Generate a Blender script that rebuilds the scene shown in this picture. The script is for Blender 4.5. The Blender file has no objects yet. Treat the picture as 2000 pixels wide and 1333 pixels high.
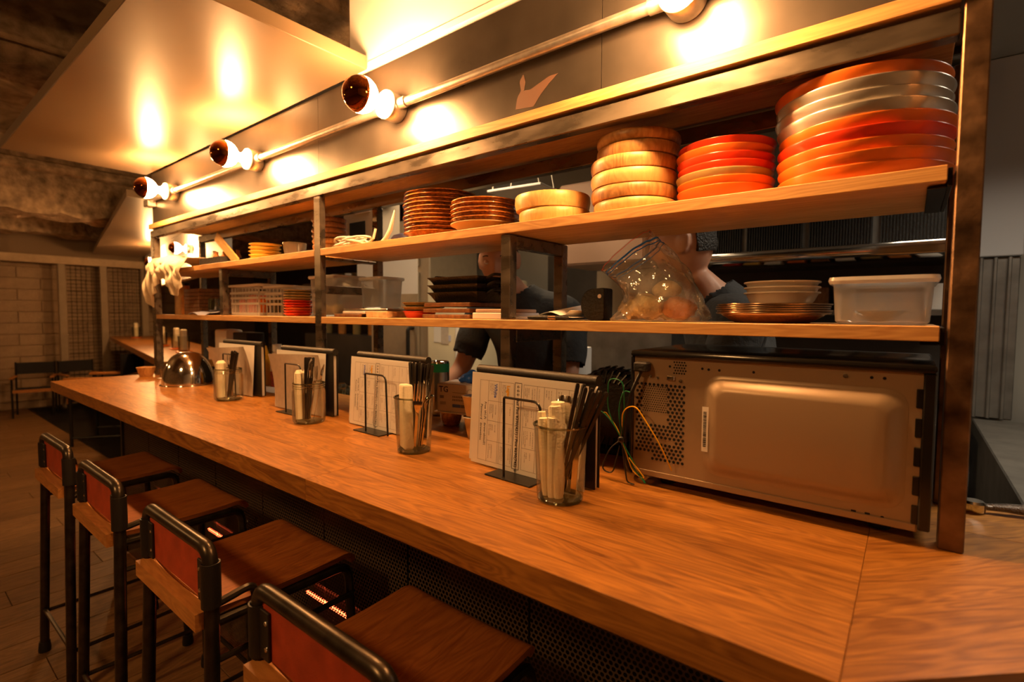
import bpy, bmesh, math, random
from mathutils import Vector, Matrix
random.seed(7)
scene = bpy.context.scene
col = scene.collection

# ------------------------------------------------------------------ camera
FPX = 991.67
yaw, pitch, roll = math.radians(-38.135), math.radians(-3.053), math.radians(0.349)
fwd = Vector((math.sin(yaw) * math.cos(pitch), math.cos(yaw) * math.cos(pitch), math.sin(pitch)))
rgt = Vector((math.cos(yaw), -math.sin(yaw), 0))
up = rgt.cross(fwd)
r2 = rgt * math.cos(roll) + up * math.sin(roll)
u2 = -rgt * math.sin(roll) + up * math.cos(roll)
cam_d = bpy.data.cameras.new('camera')
cam = bpy.data.objects.new('camera', cam_d)
col.objects.link(cam)
M = Matrix((r2, u2, -fwd)).transposed().to_4x4()
M.translation = Vector((0, 0, 1.296))
cam.matrix_world = M
cam_d.sensor_fit = 'HORIZONTAL'
cam_d.sensor_width = 36
cam_d.lens = FPX / 2000 * 36
cam_d.clip_start = 0.02
cam_d.dof.use_dof = True
cam_d.dof.focus_distance = 1.2
cam_d.dof.aperture_fstop = 3.2
scene.camera = cam

# ------------------------------------------------------------------ world, exposure
vs = scene.view_settings
vs.view_transform = 'Standard'
vs.look = 'None'
vs.exposure = 0.4
vs.gamma = 1.0
vs.use_curve_mapping = False
world = bpy.data.worlds.new('room_dark')
scene.world = world
world.use_nodes = True
world.node_tree.nodes['Background'].inputs[0].default_value = (1.0, 0.62, 0.35, 1)
world.node_tree.nodes['Background'].inputs[1].default_value = 0.006

# ------------------------------------------------------------------ room lights (ceiling spots of the dining room, added fill points, strip lights of the kitchen)
def area(name, loc, tgt, size, power, colr, size_y=None, spread=None):
    l = bpy.data.lights.new(name, 'AREA')
    l.energy = power
    l.color = colr
    l.size = size
    if size_y:
        l.shape = 'RECTANGLE'
        l.size_y = size_y
    if spread:
        l.spread = math.radians(spread)
    o = bpy.data.objects.new(name, l)
    col.objects.link(o)
    o.location = loc
    o.rotation_euler = (Vector(tgt) - Vector(loc)).to_track_quat('-Z', 'Y').to_euler()
    return o

WARM = (1.0, 0.50, 0.17)
KIT = (1.0, 0.70, 0.40)
area('dining_ceiling_spot', (-1.2, -1.3, 2.6), (-1.4, 0.5, 0.6), 0.25, 9, WARM, spread=120)
for nm_, loc_, pw_ in (('dining_fill_point', (-4.7, -1.1, 2.05), 17), ('dining_fill_point', (-7.6, -0.6, 2.05), 12)):  # unseen point lights added to brighten the ceiling and beams, no fixtures
    l_ = bpy.data.lights.new(nm_, 'POINT')
    l_.energy = pw_
    l_.color = WARM
    l_.shadow_soft_size = 0.06
    o_ = bpy.data.objects.new(nm_, l_)
    col.objects.link(o_)
    o_.location = loc_
area('kitchen_ceiling_light', (-1.7, 1.85, 2.36), (-1.8, 2.1, 0), 0.3, 15, KIT, size_y=1.2, spread=140)
area('kitchen_ceiling_light', (0.55, 1.9, 2.30), (0.5, 1.9, 0), 0.3, 12, (1.0, 0.82, 0.60), size_y=0.9, spread=140)
area('kitchen_ceiling_light', (-3.2, 1.9, 2.36), (-3.2, 2.2, 0), 0.3, 6, KIT, size_y=1.2, spread=140)

BULB_L = 430.0
BULB_C = (1.0, 0.48, 0.165)

# ------------------------------------------------------------------ mesh helpers
class B:
    def __init__(s):
        s.bm = bmesh.new()

    def face(s, pts):
        return s.bm.faces.new([s.bm.verts.new(p) for p in pts])

    def box(s, x0, x1, y0, y1, z0, z1, bev=0.0, seg=1, rot=None, c=None):
        n0 = set(s.bm.verts)
        r = bmesh.ops.create_cube(s.bm, size=1)
        vs_ = r['verts']
        for v in vs_:
            v.co = Vector(((x0 + x1) / 2 + v.co.x * (x1 - x0), (y0 + y1) / 2 + v.co.y * (y1 - y0), (z0 + z1) / 2 + v.co.z * (z1 - z0)))
        if bev > 0:
            es = list({e for v in vs_ for e in v.link_edges})
            bmesh.ops.bevel(s.bm, geom=es, offset=bev, segments=seg, profile=0.5, affect='EDGES')
        nv = [v for v in s.bm.verts if v not in n0]
        if rot is not None:
            bmesh.ops.rotate(s.bm, verts=nv, cent=c or Vector(((x0 + x1) / 2, (y0 + y1) / 2, (z0 + z1) / 2)), matrix=rot)
        return nv

    def lathe(s, prof, seg=32, o=(0, 0, 0), ax=None, wob=None, a0=0.0, a1=2 * math.pi):
        o = Vector(o)
        full = abs(a1 - a0 - 2 * math.pi) < 1e-6
        n = seg if full else seg + 1
        R = ax.to_track_quat('Z', 'Y').to_matrix() if ax is not None else None
        rings = []
        for r, z in prof:
            ring = []
            if r < 1e-7:
                p = Vector((0, 0, z))
                if R:
                    p = R @ p
                ring = [s.bm.verts.new(p + o)]
            else:
                for i in range(n):
                    a = a0 + (a1 - a0) * i / seg
                    k = wob(a, z) if wob else 1
                    p = Vector((r * k * math.cos(a), r * k * math.sin(a), z))
                    if R:
                        p = R @ p
                    ring.append(s.bm.verts.new(p + o))
            rings.append(ring)
        for p, q in zip(rings, rings[1:]):
            m = seg
            for i in range(m):
                j = (i + 1) % n
                if len(p) == 1 and len(q) == 1:
                    continue
                if len(p) == 1:
                    s.bm.faces.new((p[0], q[i], q[j]))
                elif len(q) == 1:
                    s.bm.faces.new((p[i], p[j], q[0]))
                else:
                    s.bm.faces.new((p[i], p[j], q[j], q[i]))
        return s

    def tube(s, pts, r, seg=10, cap=True, closed=False):
        pts = [Vector(p) for p in pts]
        rad = r if isinstance(r, (list, tuple)) else [r] * len(pts)
        rings = []
        prev = None
        N = len(pts)
        for i, p in enumerate(pts):
            if closed:
                t = (pts[(i + 1) % N] - pts[i - 1]).normalized()
            else:
                t = (pts[min(i + 1, N - 1)] - pts[max(i - 1, 0)]).normalized()
            if prev is None:
                a = Vector((0, 0, 1)) if abs(t.z) < 0.9 else Vector((1, 0, 0))
                u = t.cross(a).normalized()
            else:
                u = (prev - t * prev.dot(t)).normalized()
            prev = u
            w = t.cross(u)
            rings.append([s.bm.verts.new(p + (u * math.cos(2 * math.pi * k / seg) + w * math.sin(2 * math.pi * k / seg)) * rad[i]) for k in range(seg)])
        pairs = list(zip(rings, rings[1:]))
        if closed:
            pairs.append((rings[-1], rings[0]))
        for p, q in pairs:
            for i in range(seg):
                j = (i + 1) % seg
                s.bm.faces.new((p[i], p[j], q[j], q[i]))
        if cap and not closed:
            s.bm.faces.new(rings[0][::-1])
            s.bm.faces.new(rings[-1])
        return s

    def prism(s, pts, d, bev=0.0):
        """polygon pts (3D, planar) pushed along vector d"""
        d = Vector(d)
        n0 = set(s.bm.verts)
        a = [s.bm.verts.new(Vector(p)) for p in pts]
        b = [s.bm.verts.new(Vector(p) + d) for p in pts]
        s.bm.faces.new(a[::-1])
        s.bm.faces.new(b)
        for i in range(len(a)):
            j = (i + 1) % len(a)
            s.bm.faces.new((a[i], a[j], b[j], b[i]))
        if bev > 0:
            es = list({e for v in a + b for e in v.link_edges})
            bmesh.ops.bevel(s.bm, geom=es, offset=bev, segments=1, profile=0.5, affect='EDGES')
        return s

    def grid(s, fn, nu, nv, thick=0.0):
        g = [[s.bm.verts.new(fn(i / nu, j / nv)) for j in range(nv + 1)] for i in range(nu + 1)]
        for i in range(nu):
            for j in range(nv):
                s.bm.faces.new((g[i][j], g[i + 1][j], g[i + 1][j + 1], g[i][j + 1]))
        if thick:
            s.bm.normal_update()
            bmesh.ops.solidify(s.bm, geom=list(s.bm.faces), thickness=thick)
        return s

    def ball(s, c, r, sub=2, sc=(1, 1, 1), fn=None):
        for v in bmesh.ops.create_icosphere(s.bm, subdivisions=sub, radius=1)['verts']:
            p = v.co.copy()
            k = fn(p) if fn else 1
            v.co = Vector(c) + Vector((p.x * sc[0], p.y * sc[1], p.z * sc[2])) * r * k
        return s

    def mesh(s, name, smooth=35):
        me = bpy.data.meshes.new(name)
        bmesh.ops.recalc_face_normals(s.bm, faces=s.bm.faces)
        s.bm.to_mesh(me)
        s.bm.free()
        if smooth:
            for p in me.polygons:
                p.use_smooth = True
            me.set_sharp_from_angle(angle=math.radians(smooth))
        return me


def ob(name, mb, mat, parent=None, loc=(0, 0, 0), rot=(0, 0, 0), smooth=35):
    me = mb.mesh(name, smooth) if isinstance(mb, B) else mb
    if mat is not None and not me.materials:
        me.materials.append(mat)
    o = bpy.data.objects.new(name, me)
    col.objects.link(o)
    o.location = loc
    o.rotation_euler = rot
    if parent is not None:
        o.parent = parent
    return o


def tag(o, label, cat, group=None, kind=None):
    o['label'] = label
    o['category'] = cat
    if group:
        o['group'] = group
    if kind:
        o['kind'] = kind
    return o


def thing(name, label, cat, loc=(0, 0, 0), rz=0.0, group=None):
    o = bpy.data.objects.new(name, None)
    o.empty_display_size = 0.05
    col.objects.link(o)
    o.location = loc
    o.rotation_euler = (0, 0, rz)
    return tag(o, label, cat, group)


def struct(name, mb, mat, parent=None, label=None, cat=None, **k):
    o = ob(name, mb, mat, parent, **k)
    if parent is None:
        o['kind'] = 'structure'
        if label:
            o['label'] = label
            o['category'] = cat
    return o


def copy_tree(o, parent=None):
    c = o.copy()
    col.objects.link(c)
    c.parent = parent
    for ch in [x for x in bpy.data.objects if x.parent == o]:
        copy_tree(ch, c)
    return c


def arc(c, r, a0, a1, n, ux, uy):
    c, ux, uy = Vector(c), Vector(ux), Vector(uy)
    return [c + ux * (r * math.cos(a0 + (a1 - a0) * i / n)) + uy * (r * math.sin(a0 + (a1 - a0) * i / n)) for i in range(n + 1)]


def fillet(pts, r, n=5):
    """round the inner corners of a polyline"""
    pts = [Vector(p) for p in pts]
    out = [pts[0]]
    for a, b, c in zip(pts, pts[1:], pts[2:]):
        d1, d2 = (a - b), (c - b)
        k = min(r, d1.length * 0.49, d2.length * 0.49)
        p, q = b + d1.normalized() * k, b + d2.normalized() * k
        for i in range(n + 1):
            t = i / n
            out.append(p * (1 - t) ** 2 + b * 2 * t * (1 - t) + q * t * t)
    out.append(pts[-1])
    return out


# ------------------------------------------------------------------ materials
def nmat(name):
    m = bpy.data.materials.new(name)
    m.use_nodes = True
    nt = m.node_tree
    return m, nt, nt.nodes, nt.links, nt.nodes['Principled BSDF']


def rgb(c):
    return (c[0], c[1], c[2], 1)


def simple(name, c, rough=0.5, metal=0.0, var=0.0, vscale=20, bump=0.0, bscale=60, spec=None, coat=0.0, sss=0.0, emis=None, estr=0.0, stretch=(1, 1, 1), rvar=0.0):
    m, nt, N, L, P = nmat(name)
    P.inputs['Base Color'].default_value = rgb(c)
    P.inputs['Roughness'].default_value = rough
    P.inputs['Metallic'].default_value = metal
    if spec is not None:
        P.inputs['Specular IOR Level'].default_value = spec
    if coat:
        P.inputs['Coat Weight'].default_value = coat
        P.inputs['Coat Roughness'].default_value = 0.1
    if sss:
        P.inputs['Subsurface Weight'].default_value = sss
        P.inputs['Subsurface Radius'].default_value = (0.01, 0.004, 0.002)
    if emis:
        P.inputs['Emission Color'].default_value = rgb(emis)
        P.inputs['Emission Strength'].default_value = estr
    if var or bump or rvar:
        tc = N.new('ShaderNodeTexCoord')
        mp = N.new('ShaderNodeMapping')
        mp.inputs['Scale'].default_value = stretch
        L.new(tc.outputs['Object'], mp.inputs[0])
        no = N.new('ShaderNodeTexNoise')
        no.inputs['Scale'].default_value = vscale
        no.inputs['Detail'].default_value = 5
        L.new(mp.outputs[0], no.inputs['Vector'])
        if var:
            cr = N.new('ShaderNodeValToRGB')
            cr.color_ramp.elements[0].position = 0.3
            cr.color_ramp.elements[1].position = 0.7
            cr.color_ramp.elements[0].color = rgb([x * (1 - var) for x in c])
            cr.color_ramp.elements[1].color = rgb([min(1, x * (1 + var)) for x in c])
            L.new(no.outputs['Fac'], cr.inputs[0])
            L.new(cr.outputs[0], P.inputs['Base Color'])
        if rvar:
            mr = N.new('ShaderNodeMapRange')
            mr.inputs['From Min'].default_value = 0.3
            mr.inputs['From Max'].default_value = 0.7
            mr.inputs['To Min'].default_value = max(0.02, rough - rvar)
            mr.inputs['To Max'].default_value = rough + rvar
            L.new(no.outputs['Fac'], mr.inputs['Value'])
            L.new(mr.outputs[0], P.inputs['Roughness'])
        if bump:
            nb = N.new('ShaderNodeTexNoise')
            nb.inputs['Scale'].default_value = bscale
            nb.inputs['Detail'].default_value = 6
            L.new(mp.outputs[0], nb.inputs['Vector'])
            bp = N.new('ShaderNodeBump')
            bp.inputs['Strength'].default_value = bump
            bp.inputs['Distance'].default_value = 0.02
            L.new(nb.outputs['Fac'], bp.inputs['Height'])
            L.new(bp.outputs[0], P.inputs['Normal'])
    return m


def wood(name, dark, light, axis='X', scale=9.0, stretch=14.0, rough=0.45, coat=0.0, vary=0.25, bump=0.15, rings=0.5):
    m, nt, N, L, P = nmat(name)
    tc = N.new('ShaderNodeTexCoord')
    oi = N.new('ShaderNodeObjectInfo')
    off = N.new('ShaderNodeVectorMath')
    off.operation = 'MULTIPLY_ADD'
    off.inputs[1].default_value = (1, 1, 1)
    cx = N.new('ShaderNodeCombineXYZ')
    mul = N.new('ShaderNodeMath')
    mul.operation = 'MULTIPLY'
    mul.inputs[1].default_value = 37.0
    L.new(oi.outputs['Random'], mul.inputs[0])
    for k in range(3):
        L.new(mul.outputs[0], cx.inputs[k])
    L.new(tc.outputs['Object'], off.inputs[0])
    L.new(cx.outputs[0], off.inputs[2])
    mp = N.new('ShaderNodeMapping')
    sc = [stretch] * 3
    sc['XYZ'.index(axis)] = 1.0
    mp.inputs['Scale'].default_value = sc
    L.new(off.outputs[0], mp.inputs[0])
    n1 = N.new('ShaderNodeTexNoise')
    n1.inputs['Scale'].default_value = scale * 1.1
    n1.inputs['Detail'].default_value = 7
    n1.inputs['Roughness'].default_value = 0.7
    n1.inputs['Distortion'].default_value = 0.3
    L.new(mp.outputs[0], n1.inputs['Vector'])
    mp2 = N.new('ShaderNodeMapping')
    s2 = [stretch * 0.42] * 3
    s2['XYZ'.index(axis)] = 1.0
    mp2.inputs['Scale'].default_value = s2
    L.new(off.outputs[0], mp2.inputs[0])
    n2 = N.new('ShaderNodeTexNoise')
    n2.inputs['Scale'].default_value = scale * 0.34
    n2.inputs['Detail'].default_value = 2
    n2.inputs['Distortion'].default_value = 0.8
    L.new(mp2.outputs[0], n2.inputs['Vector'])
    sn = N.new('ShaderNodeMath')          # growth rings: contour lines of the slow noise
    sn.operation = 'MULTIPLY'
    sn.inputs[1].default_value = 70.0
    L.new(n2.outputs['Fac'], sn.inputs[0])
    sn2 = N.new('ShaderNodeMath')
    sn2.operation = 'SINE'
    L.new(sn.outputs[0], sn2.inputs[0])
    sn3 = N.new('ShaderNodeMath')
    sn3.operation = 'MULTIPLY_ADD'
    sn3.inputs[1].default_value = 0.11 * rings * 2
    L.new(sn2.outputs[0], sn3.inputs[0])
    L.new(n1.outputs['Fac'], sn3.inputs[2])
    mx = N.new('ShaderNodeMix')
    mx.inputs[0].default_value = 0.32
    L.new(sn3.outputs[0], mx.inputs[2])
    L.new(n2.outputs['Fac'], mx.inputs[3])
    cr = N.new('ShaderNodeValToRGB')
    cr.color_ramp.elements[0].position = 0.28
    cr.color_ramp.elements[1].position = 0.68
    cr.color_ramp.elements[0].color = rgb(dark)
    cr.color_ramp.elements[1].color = rgb(light)
    L.new(mx.outputs[0], cr.inputs[0])
    hs = N.new('ShaderNodeHueSaturation')
    mr = N.new('ShaderNodeMapRange')
    mr.inputs['To Min'].default_value = 1 - vary
    mr.inputs['To Max'].default_value = 1 + vary
    L.new(oi.outputs['Random'], mr.inputs['Value'])
    L.new(mr.outputs[0], hs.inputs['Value'])
    L.new(cr.outputs[0], hs.inputs['Color'])
    L.new(hs.outputs[0], P.inputs['Base Color'])
    P.inputs['Roughness'].default_value = rough
    if coat:
        P.inputs['Coat Weight'].default_value = coat
        P.inputs['Coat Roughness'].default_value = 0.18
    if bump:
        bp = N.new('ShaderNodeBump')
        bp.inputs['Strength'].default_value = bump
        bp.inputs['Distance'].default_value = 0.004
        L.new(n1.outputs['Fac'], bp.inputs['Height'])
        L.new(bp.outputs[0], P.inputs['Normal'])
    return m


def thin_glass(name, tint=(1, 1, 1), refl=0.06, rough=0.02, haze=0.0, hazec=(0.9, 0.9, 0.9), bump=0.0, bscale=30):
    m, nt, N, L, P = nmat(name)
    N.remove(P)
    out = N['Material Output']
    tr = N.new('ShaderNodeBsdfTransparent')
    tr.inputs[0].default_value = rgb(tint)
    gl = N.new('ShaderNodeBsdfGlossy')
    gl.inputs['Roughness'].default_value = rough
    lw = N.new('ShaderNodeLayerWeight')
    lw.inputs['Blend'].default_value = 0.25
    mr = N.new('ShaderNodeMapRange')
    mr.inputs['To Min'].default_value = refl
    mr.inputs['To Max'].default_value = 0.75
    L.new(lw.outputs['Fresnel'], mr.inputs['Value'])
    mx = N.new('ShaderNodeMixShader')
    L.new(mr.outputs[0], mx.inputs[0])
    base = tr
    if haze:
        df = N.new('ShaderNodeBsdfDiffuse')
        df.inputs[0].default_value = rgb(hazec)
        tl = N.new('ShaderNodeBsdfTranslucent')
        tl.inputs[0].default_value = rgb(hazec)
        a = N.new('ShaderNodeMixShader')
        a.inputs[0].default_value = 0.5
        L.new(df.outputs[0], a.inputs[1])
        L.new(tl.outputs[0], a.inputs[2])
        b = N.new('ShaderNodeMixShader')
        b.inputs[0].default_value = haze
        L.new(tr.outputs[0], b.inputs[1])
        L.new(a.outputs[0], b.inputs[2])
        base = b
    if bump:
        nb = N.new('ShaderNodeTexNoise')
        nb.inputs['Scale'].default_value = bscale
        nb.inputs['Detail'].default_value = 3
        tc = N.new('ShaderNodeTexCoord')
        L.new(tc.outputs['Object'], nb.inputs['Vector'])
        bp = N.new('ShaderNodeBump')
        bp.inputs['Strength'].default_value = bump
        bp.inputs['Distance'].default_value = 0.01
        L.new(nb.outputs['Fac'], bp.inputs['Height'])
        L.new(bp.outputs[0], gl.inputs['Normal'])
    L.new(base.outputs[0], mx.inputs[1])
    L.new(gl.outputs[0], mx.inputs[2])
    L.new(mx.outputs[0], out.inputs[0])
    return m


def emit(name, c, s):
    m, nt, N, L, P = nmat(name)
    N.remove(P)
    e = N.new('ShaderNodeEmission')
    e.inputs[0].default_value = rgb(c)
    e.inputs[1].default_value = s
    L.new(e.outputs[0], N['Material Output'].inputs[0])
    return m


def perforated(name, c, pitch, r, rough=0.5, metal=0.3):
    """sheet metal with staggered round holes in the local XZ plane"""
    m, nt, N, L, P = nmat(name)
    P.inputs['Base Color'].default_value = rgb(c)
    P.inputs['Roughness'].default_value = rough
    P.inputs['Metallic'].default_value = metal
    tc = N.new('ShaderNodeTexCoord')
    sx = N.new('ShaderNodeSeparateXYZ')
    L.new(tc.outputs['Object'], sx.inputs[0])

    def mth(op, a, b=None):
        n = N.new('ShaderNodeMath')
        n.operation = op
        for i, v in enumerate((a, b)):
            if v is None:
                continue
            if isinstance(v, (int, float)):
                n.inputs[i].default_value = v
            else:
                L.new(v, n.inputs[i])
        return n.outputs[0]

    rowh = pitch * 0.866 * 2
    masks = []
    for ox, oz in ((0, 0), (pitch / 2, rowh / 2)):
        u = mth('WRAP', mth('ADD', sx.outputs[0], ox), -pitch / 2)
        u.node.inputs[1].default_value = -pitch / 2
        u.node.inputs[2].default_value = pitch / 2
        v = mth('WRAP', mth('ADD', sx.outputs[2], oz), -rowh / 2)
        v.node.inputs[1].default_value = -rowh / 2
        v.node.inputs[2].default_value = rowh / 2
        d = mth('SQRT', mth('ADD', mth('MULTIPLY', u, u), mth('MULTIPLY', v, v)))
        masks.append(mth('LESS_THAN', d, r))
    hole = mth('MAXIMUM', masks[0], masks[1])
    tr = N.new('ShaderNodeBsdfTransparent')
    mx = N.new('ShaderNodeMixShader')
    L.new(hole, mx.inputs[0])
    L.new(P.outputs[0], mx.inputs[1])
    L.new(tr.outputs[0], mx.inputs[2])
    L.new(mx.outputs[0], N['Material Output'].inputs[0])
    return m


MT = dict(
    counter=wood('oiled_oak', (0.17, 0.056, 0.009), (0.50, 0.212, 0.038), 'X', scale=8, stretch=16, rough=0.36, vary=0.16, bump=0.12),
    counter_y=wood('oiled_oak_cross_grain', (0.17, 0.056, 0.009), (0.50, 0.212, 0.038), 'X', scale=8, stretch=16, rough=0.36, vary=0.16, bump=0.12),
    pine=wood('pine_board', (0.44, 0.20, 0.055), (0.72, 0.41, 0.14), 'X', scale=6, stretch=24, rough=0.5, vary=0.06, bump=0.08),
    seat=wood('teak_seat', (0.20, 0.052, 0.010), (0.40, 0.135, 0.028), 'Y', scale=9, stretch=14, rough=0.38, vary=0.12, bump=0.06),
    rail_wood=wood('beech_rail', (0.32, 0.115, 0.024), (0.54, 0.23, 0.055), 'X', scale=9, stretch=10, rough=0.5, vary=0.1),
    floor=wood('worn_floor_board', (0.11, 0.055, 0.018), (0.28, 0.155, 0.06), 'Y', scale=5, stretch=12, rough=0.45, vary=0.16, bump=0.2),
    bowl_light=wood('light_turned_wood', (0.55, 0.30, 0.09), (0.72, 0.45, 0.16), 'Z', scale=14, stretch=7, rough=0.4, vary=0.10, bump=0.04),
    bowl_dark=wood('dark_turned_wood', (0.28, 0.11, 0.03), (0.60, 0.33, 0.11), 'Z', scale=14, stretch=7, rough=0.4, vary=0.12, bump=0.04),
    brownwood=wood('walnut_wood', (0.12, 0.045, 0.015), (0.28, 0.12, 0.04), 'Z', scale=14, stretch=6, rough=0.45, vary=0.15),
    fascia=simple('blackened_steel_sheet', (0.125, 0.105, 0.088), 0.32, 0.85, var=0.30, vscale=3.5, rvar=0.05),
    tube=simple('raw_steel_tube', (0.23, 0.19, 0.15), 0.30, 0.92, var=0.22, vscale=30, rvar=0.08, stretch=(0.3, 1, 1)),
    post=simple('rusty_steel_post', (0.17, 0.10, 0.055), 0.42, 0.75, var=0.55, vscale=22, rvar=0.1, bump=0.05),
    conduit=simple('galvanised_conduit', (0.50, 0.45, 0.40), 0.32, 0.9, var=0.2, vscale=40),
    porcelain=simple('white_porcelain', (0.82, 0.80, 0.76), 0.25),
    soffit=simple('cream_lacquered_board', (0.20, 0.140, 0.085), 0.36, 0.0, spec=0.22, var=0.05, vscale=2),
    whitewall=simple('white_painted_board', (0.80, 0.80, 0.80), 0.55, var=0.05, vscale=4),
    concrete=simple('rough_concrete', (0.34, 0.26, 0.17), 0.9, var=0.55, vscale=7, bump=0.9, bscale=9),
    beam=simple('sprayed_concrete_beam', (0.42, 0.31, 0.20), 0.95, var=0.5, vscale=14, bump=1.0, bscale=26),
    black=simple('black_painted_metal', (0.016, 0.014, 0.012), 0.34, 0.3),
    stooltube=simple('blackened_bronze_tube', (0.055, 0.043, 0.030), 0.30, 0.75, var=0.35, vscale=30),
    rubber=simple('black_rubber', (0.012, 0.011, 0.010), 0.6),
    redleather=simple('oxblood_leather', (0.42, 0.055, 0.018), 0.5, var=0.2, vscale=25, bump=0.15, bscale=500),
    blackleather=simple('black_leather', (0.014, 0.012, 0.010), 0.45, bump=0.15, bscale=500),
    chrome=simple('polished_steel', (0.72, 0.70, 0.67), 0.10, 1.0),
    steel=simple('brushed_steel', (0.55, 0.53, 0.50), 0.28, 1.0, var=0.12, vscale=30),
    darksteel=simple('dull_kitchen_steel', (0.28, 0.27, 0.25), 0.38, 0.8, var=0.2, vscale=12),
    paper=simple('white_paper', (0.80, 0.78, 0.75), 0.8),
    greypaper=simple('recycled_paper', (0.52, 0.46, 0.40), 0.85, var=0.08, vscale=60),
    napkin=simple('cream_napkin', (0.80, 0.72, 0.52), 0.85, var=0.06, vscale=40, bump=0.2, bscale=200),
    ink=simple('black_ink', (0.02, 0.02, 0.025), 0.7),
    inkline=simple('grey_ink', (0.25, 0.22, 0.22), 0.8),
    inkblue=simple('blue_ink', (0.13, 0.20, 0.62), 0.7),
    inkyellow=simple('yellow_ink', (0.80, 0.42, 0.02), 0.7),
    glass=thin_glass('clear_glass', (0.95, 0.96, 0.93), 0.05),
    glassrim=thin_glass('thick_glass_rim', (0.62, 0.66, 0.55), 0.22),
    bag=thin_glass('clear_plastic_film', (0.94, 0.94, 0.93), 0.14, 0.10, haze=0.13, bump=0.9, bscale=26),
    plastic=thin_glass('frosted_plastic', (0.92, 0.92, 0.90), 0.05, 0.15, haze=0.36, hazec=(0.80, 0.79, 0.77)),
    plasticlid=thin_glass('frosted_plastic_lid', (0.9, 0.9, 0.9), 0.05, 0.2, haze=0.8, hazec=(0.85, 0.84, 0.81)),
    blueplastic=simple('blue_plastic', (0.02, 0.16, 0.62), 0.3),
    redlac=simple('red_lacquer', (0.72, 0.050, 0.012), 0.25, var=0.08, vscale=8),
    orangelac=simple('orange_lacquer', (0.72, 0.16, 0.018), 0.27, var=0.10, vscale=8),
    olive=simple('olive_lacquer', (0.36, 0.26, 0.10), 0.27),
    silver=simple('silver_lacquer', (0.62, 0.58, 0.52), 0.25, 0.6),
    glaze=simple('brown_glazed_stoneware', (0.46, 0.17, 0.035), 0.16, var=0.5, vscale=90, coat=0.6, bump=0.12, bscale=120),
    glazefoot=simple('unglazed_stoneware', (0.42, 0.26, 0.10), 0.6),
    copper=simple('worn_metal_plate', (0.42, 0.29, 0.19), 0.22, 0.9, var=0.15),
    ceramic=simple('white_ceramic', (0.80, 0.76, 0.70), 0.22),
    yellowc=simple('yellow_plate', (0.82, 0.56, 0.10), 0.3),
    mw=simple('beige_enamelled_steel', (0.34, 0.245, 0.155), 0.34, 0.25, var=0.04, vscale=3),
    hole=simple('dark_hole', (0.004, 0.004, 0.004), 0.9),
    cord=simple('white_cord', (0.72, 0.66, 0.55), 0.6),
    green=simple('green_wire', (0.01, 0.16, 0.06), 0.35),
    yellow=simple('yellow_plastic', (0.80, 0.46, 0.01), 0.35),
    yellowwire=simple('yellow_wire', (0.72, 0.38, 0.01), 0.35),
    blackwire=simple('black_cable', (0.012, 0.011, 0.010), 0.35),
    chili=simple('red_chilli_sauce', (0.42, 0.035, 0.01), 0.25, var=0.5, vscale=90),
    iron=simple('cast_iron', (0.016, 0.014, 0.013), 0.5, 0.2, bump=0.2, bscale=120),
    bread=simple('floury_bread_roll', (0.85, 0.66, 0.36), 0.8, var=0.3, vscale=35, bump=0.3, bscale=60),
    crust=simple('brown_crust', (0.60, 0.23, 0.045), 0.6, var=0.3, vscale=20, bump=0.3, bscale=40),
    cloth=simple('cream_cotton_cloth', (0.78, 0.68, 0.50), 0.9, var=0.06, vscale=30, bump=0.3, bscale=260),
    bluecloth=simple('pale_blue_cloth', (0.50, 0.54, 0.74), 0.9),
    blueglove=simple('blue_nitrile', (0.02, 0.13, 0.62), 0.4),
    boxcard=simple('printed_carton', (0.76, 0.70, 0.68), 0.7),
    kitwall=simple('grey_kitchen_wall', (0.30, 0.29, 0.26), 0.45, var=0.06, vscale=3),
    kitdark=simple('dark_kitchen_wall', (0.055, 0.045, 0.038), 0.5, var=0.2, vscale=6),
    kitfloor=simple('grey_kitchen_floor', (0.10, 0.095, 0.09), 0.5, var=0.2, vscale=8),
    fridge=simple('cream_fridge_enamel', (0.74, 0.68, 0.50), 0.35),
    beigesteel=simple('warm_brushed_steel', (0.52, 0.44, 0.33), 0.35, 0.5, var=0.06),
    blockwall=simple('painted_concrete_block', (0.40, 0.29, 0.185), 0.85, var=0.12, vscale=9, bump=0.3, bscale=40),
    mortar=simple('block_mortar', (0.31, 0.22, 0.14), 0.9),
    greypaint=simple('cool_grey_painted_pillar', (0.46, 0.46, 0.48), 0.5),
    skin=simple('skin', (0.55, 0.29, 0.19), 0.5, var=0.08, vscale=12, sss=0.08),
    hair=simple('black_hair', (0.014, 0.011, 0.009), 0.5, bump=0.6, bscale=160),
    shirt=simple('charcoal_cotton_shirt', (0.028, 0.030, 0.034), 0.85, bump=0.3, bscale=30),
    trousers=simple('black_trousers', (0.014, 0.014, 0.016), 0.85),
    eyewhite=simple('eye_white', (0.7, 0.66, 0.6), 0.2),
    lip=simple('lip', (0.42, 0.15, 0.11), 0.4),
    heat=emit('glowing_heater_rod', (1.0, 0.10, 0.03), 9.0),
    amber=simple('amber_mirror_glass', (0.26, 0.075, 0.012), 0.05, 1.0),
    bulblit=emit('lit_bulb_glass', BULB_C, BULB_L),
    perf=perforated('perforated_steel', (0.10, 0.07, 0.05), 0.012, 0.0042),
    pinkpaint=simple('salmon_board', (0.58, 0.38, 0.27), 0.5),
    orange=simple('orange_plastic', (0.75, 0.20, 0.02), 0.4),
    green_plastic=simple('green_plastic', (0.05, 0.40, 0.08), 0.4),
)
# ================================================================== the setting
FZ = -0.03
C = 0.936            # counter top
YF = 1.013           # front plane of the shelf rack
US, LS = 1.524, 1.281   # tops of upper and lower shelves

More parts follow.
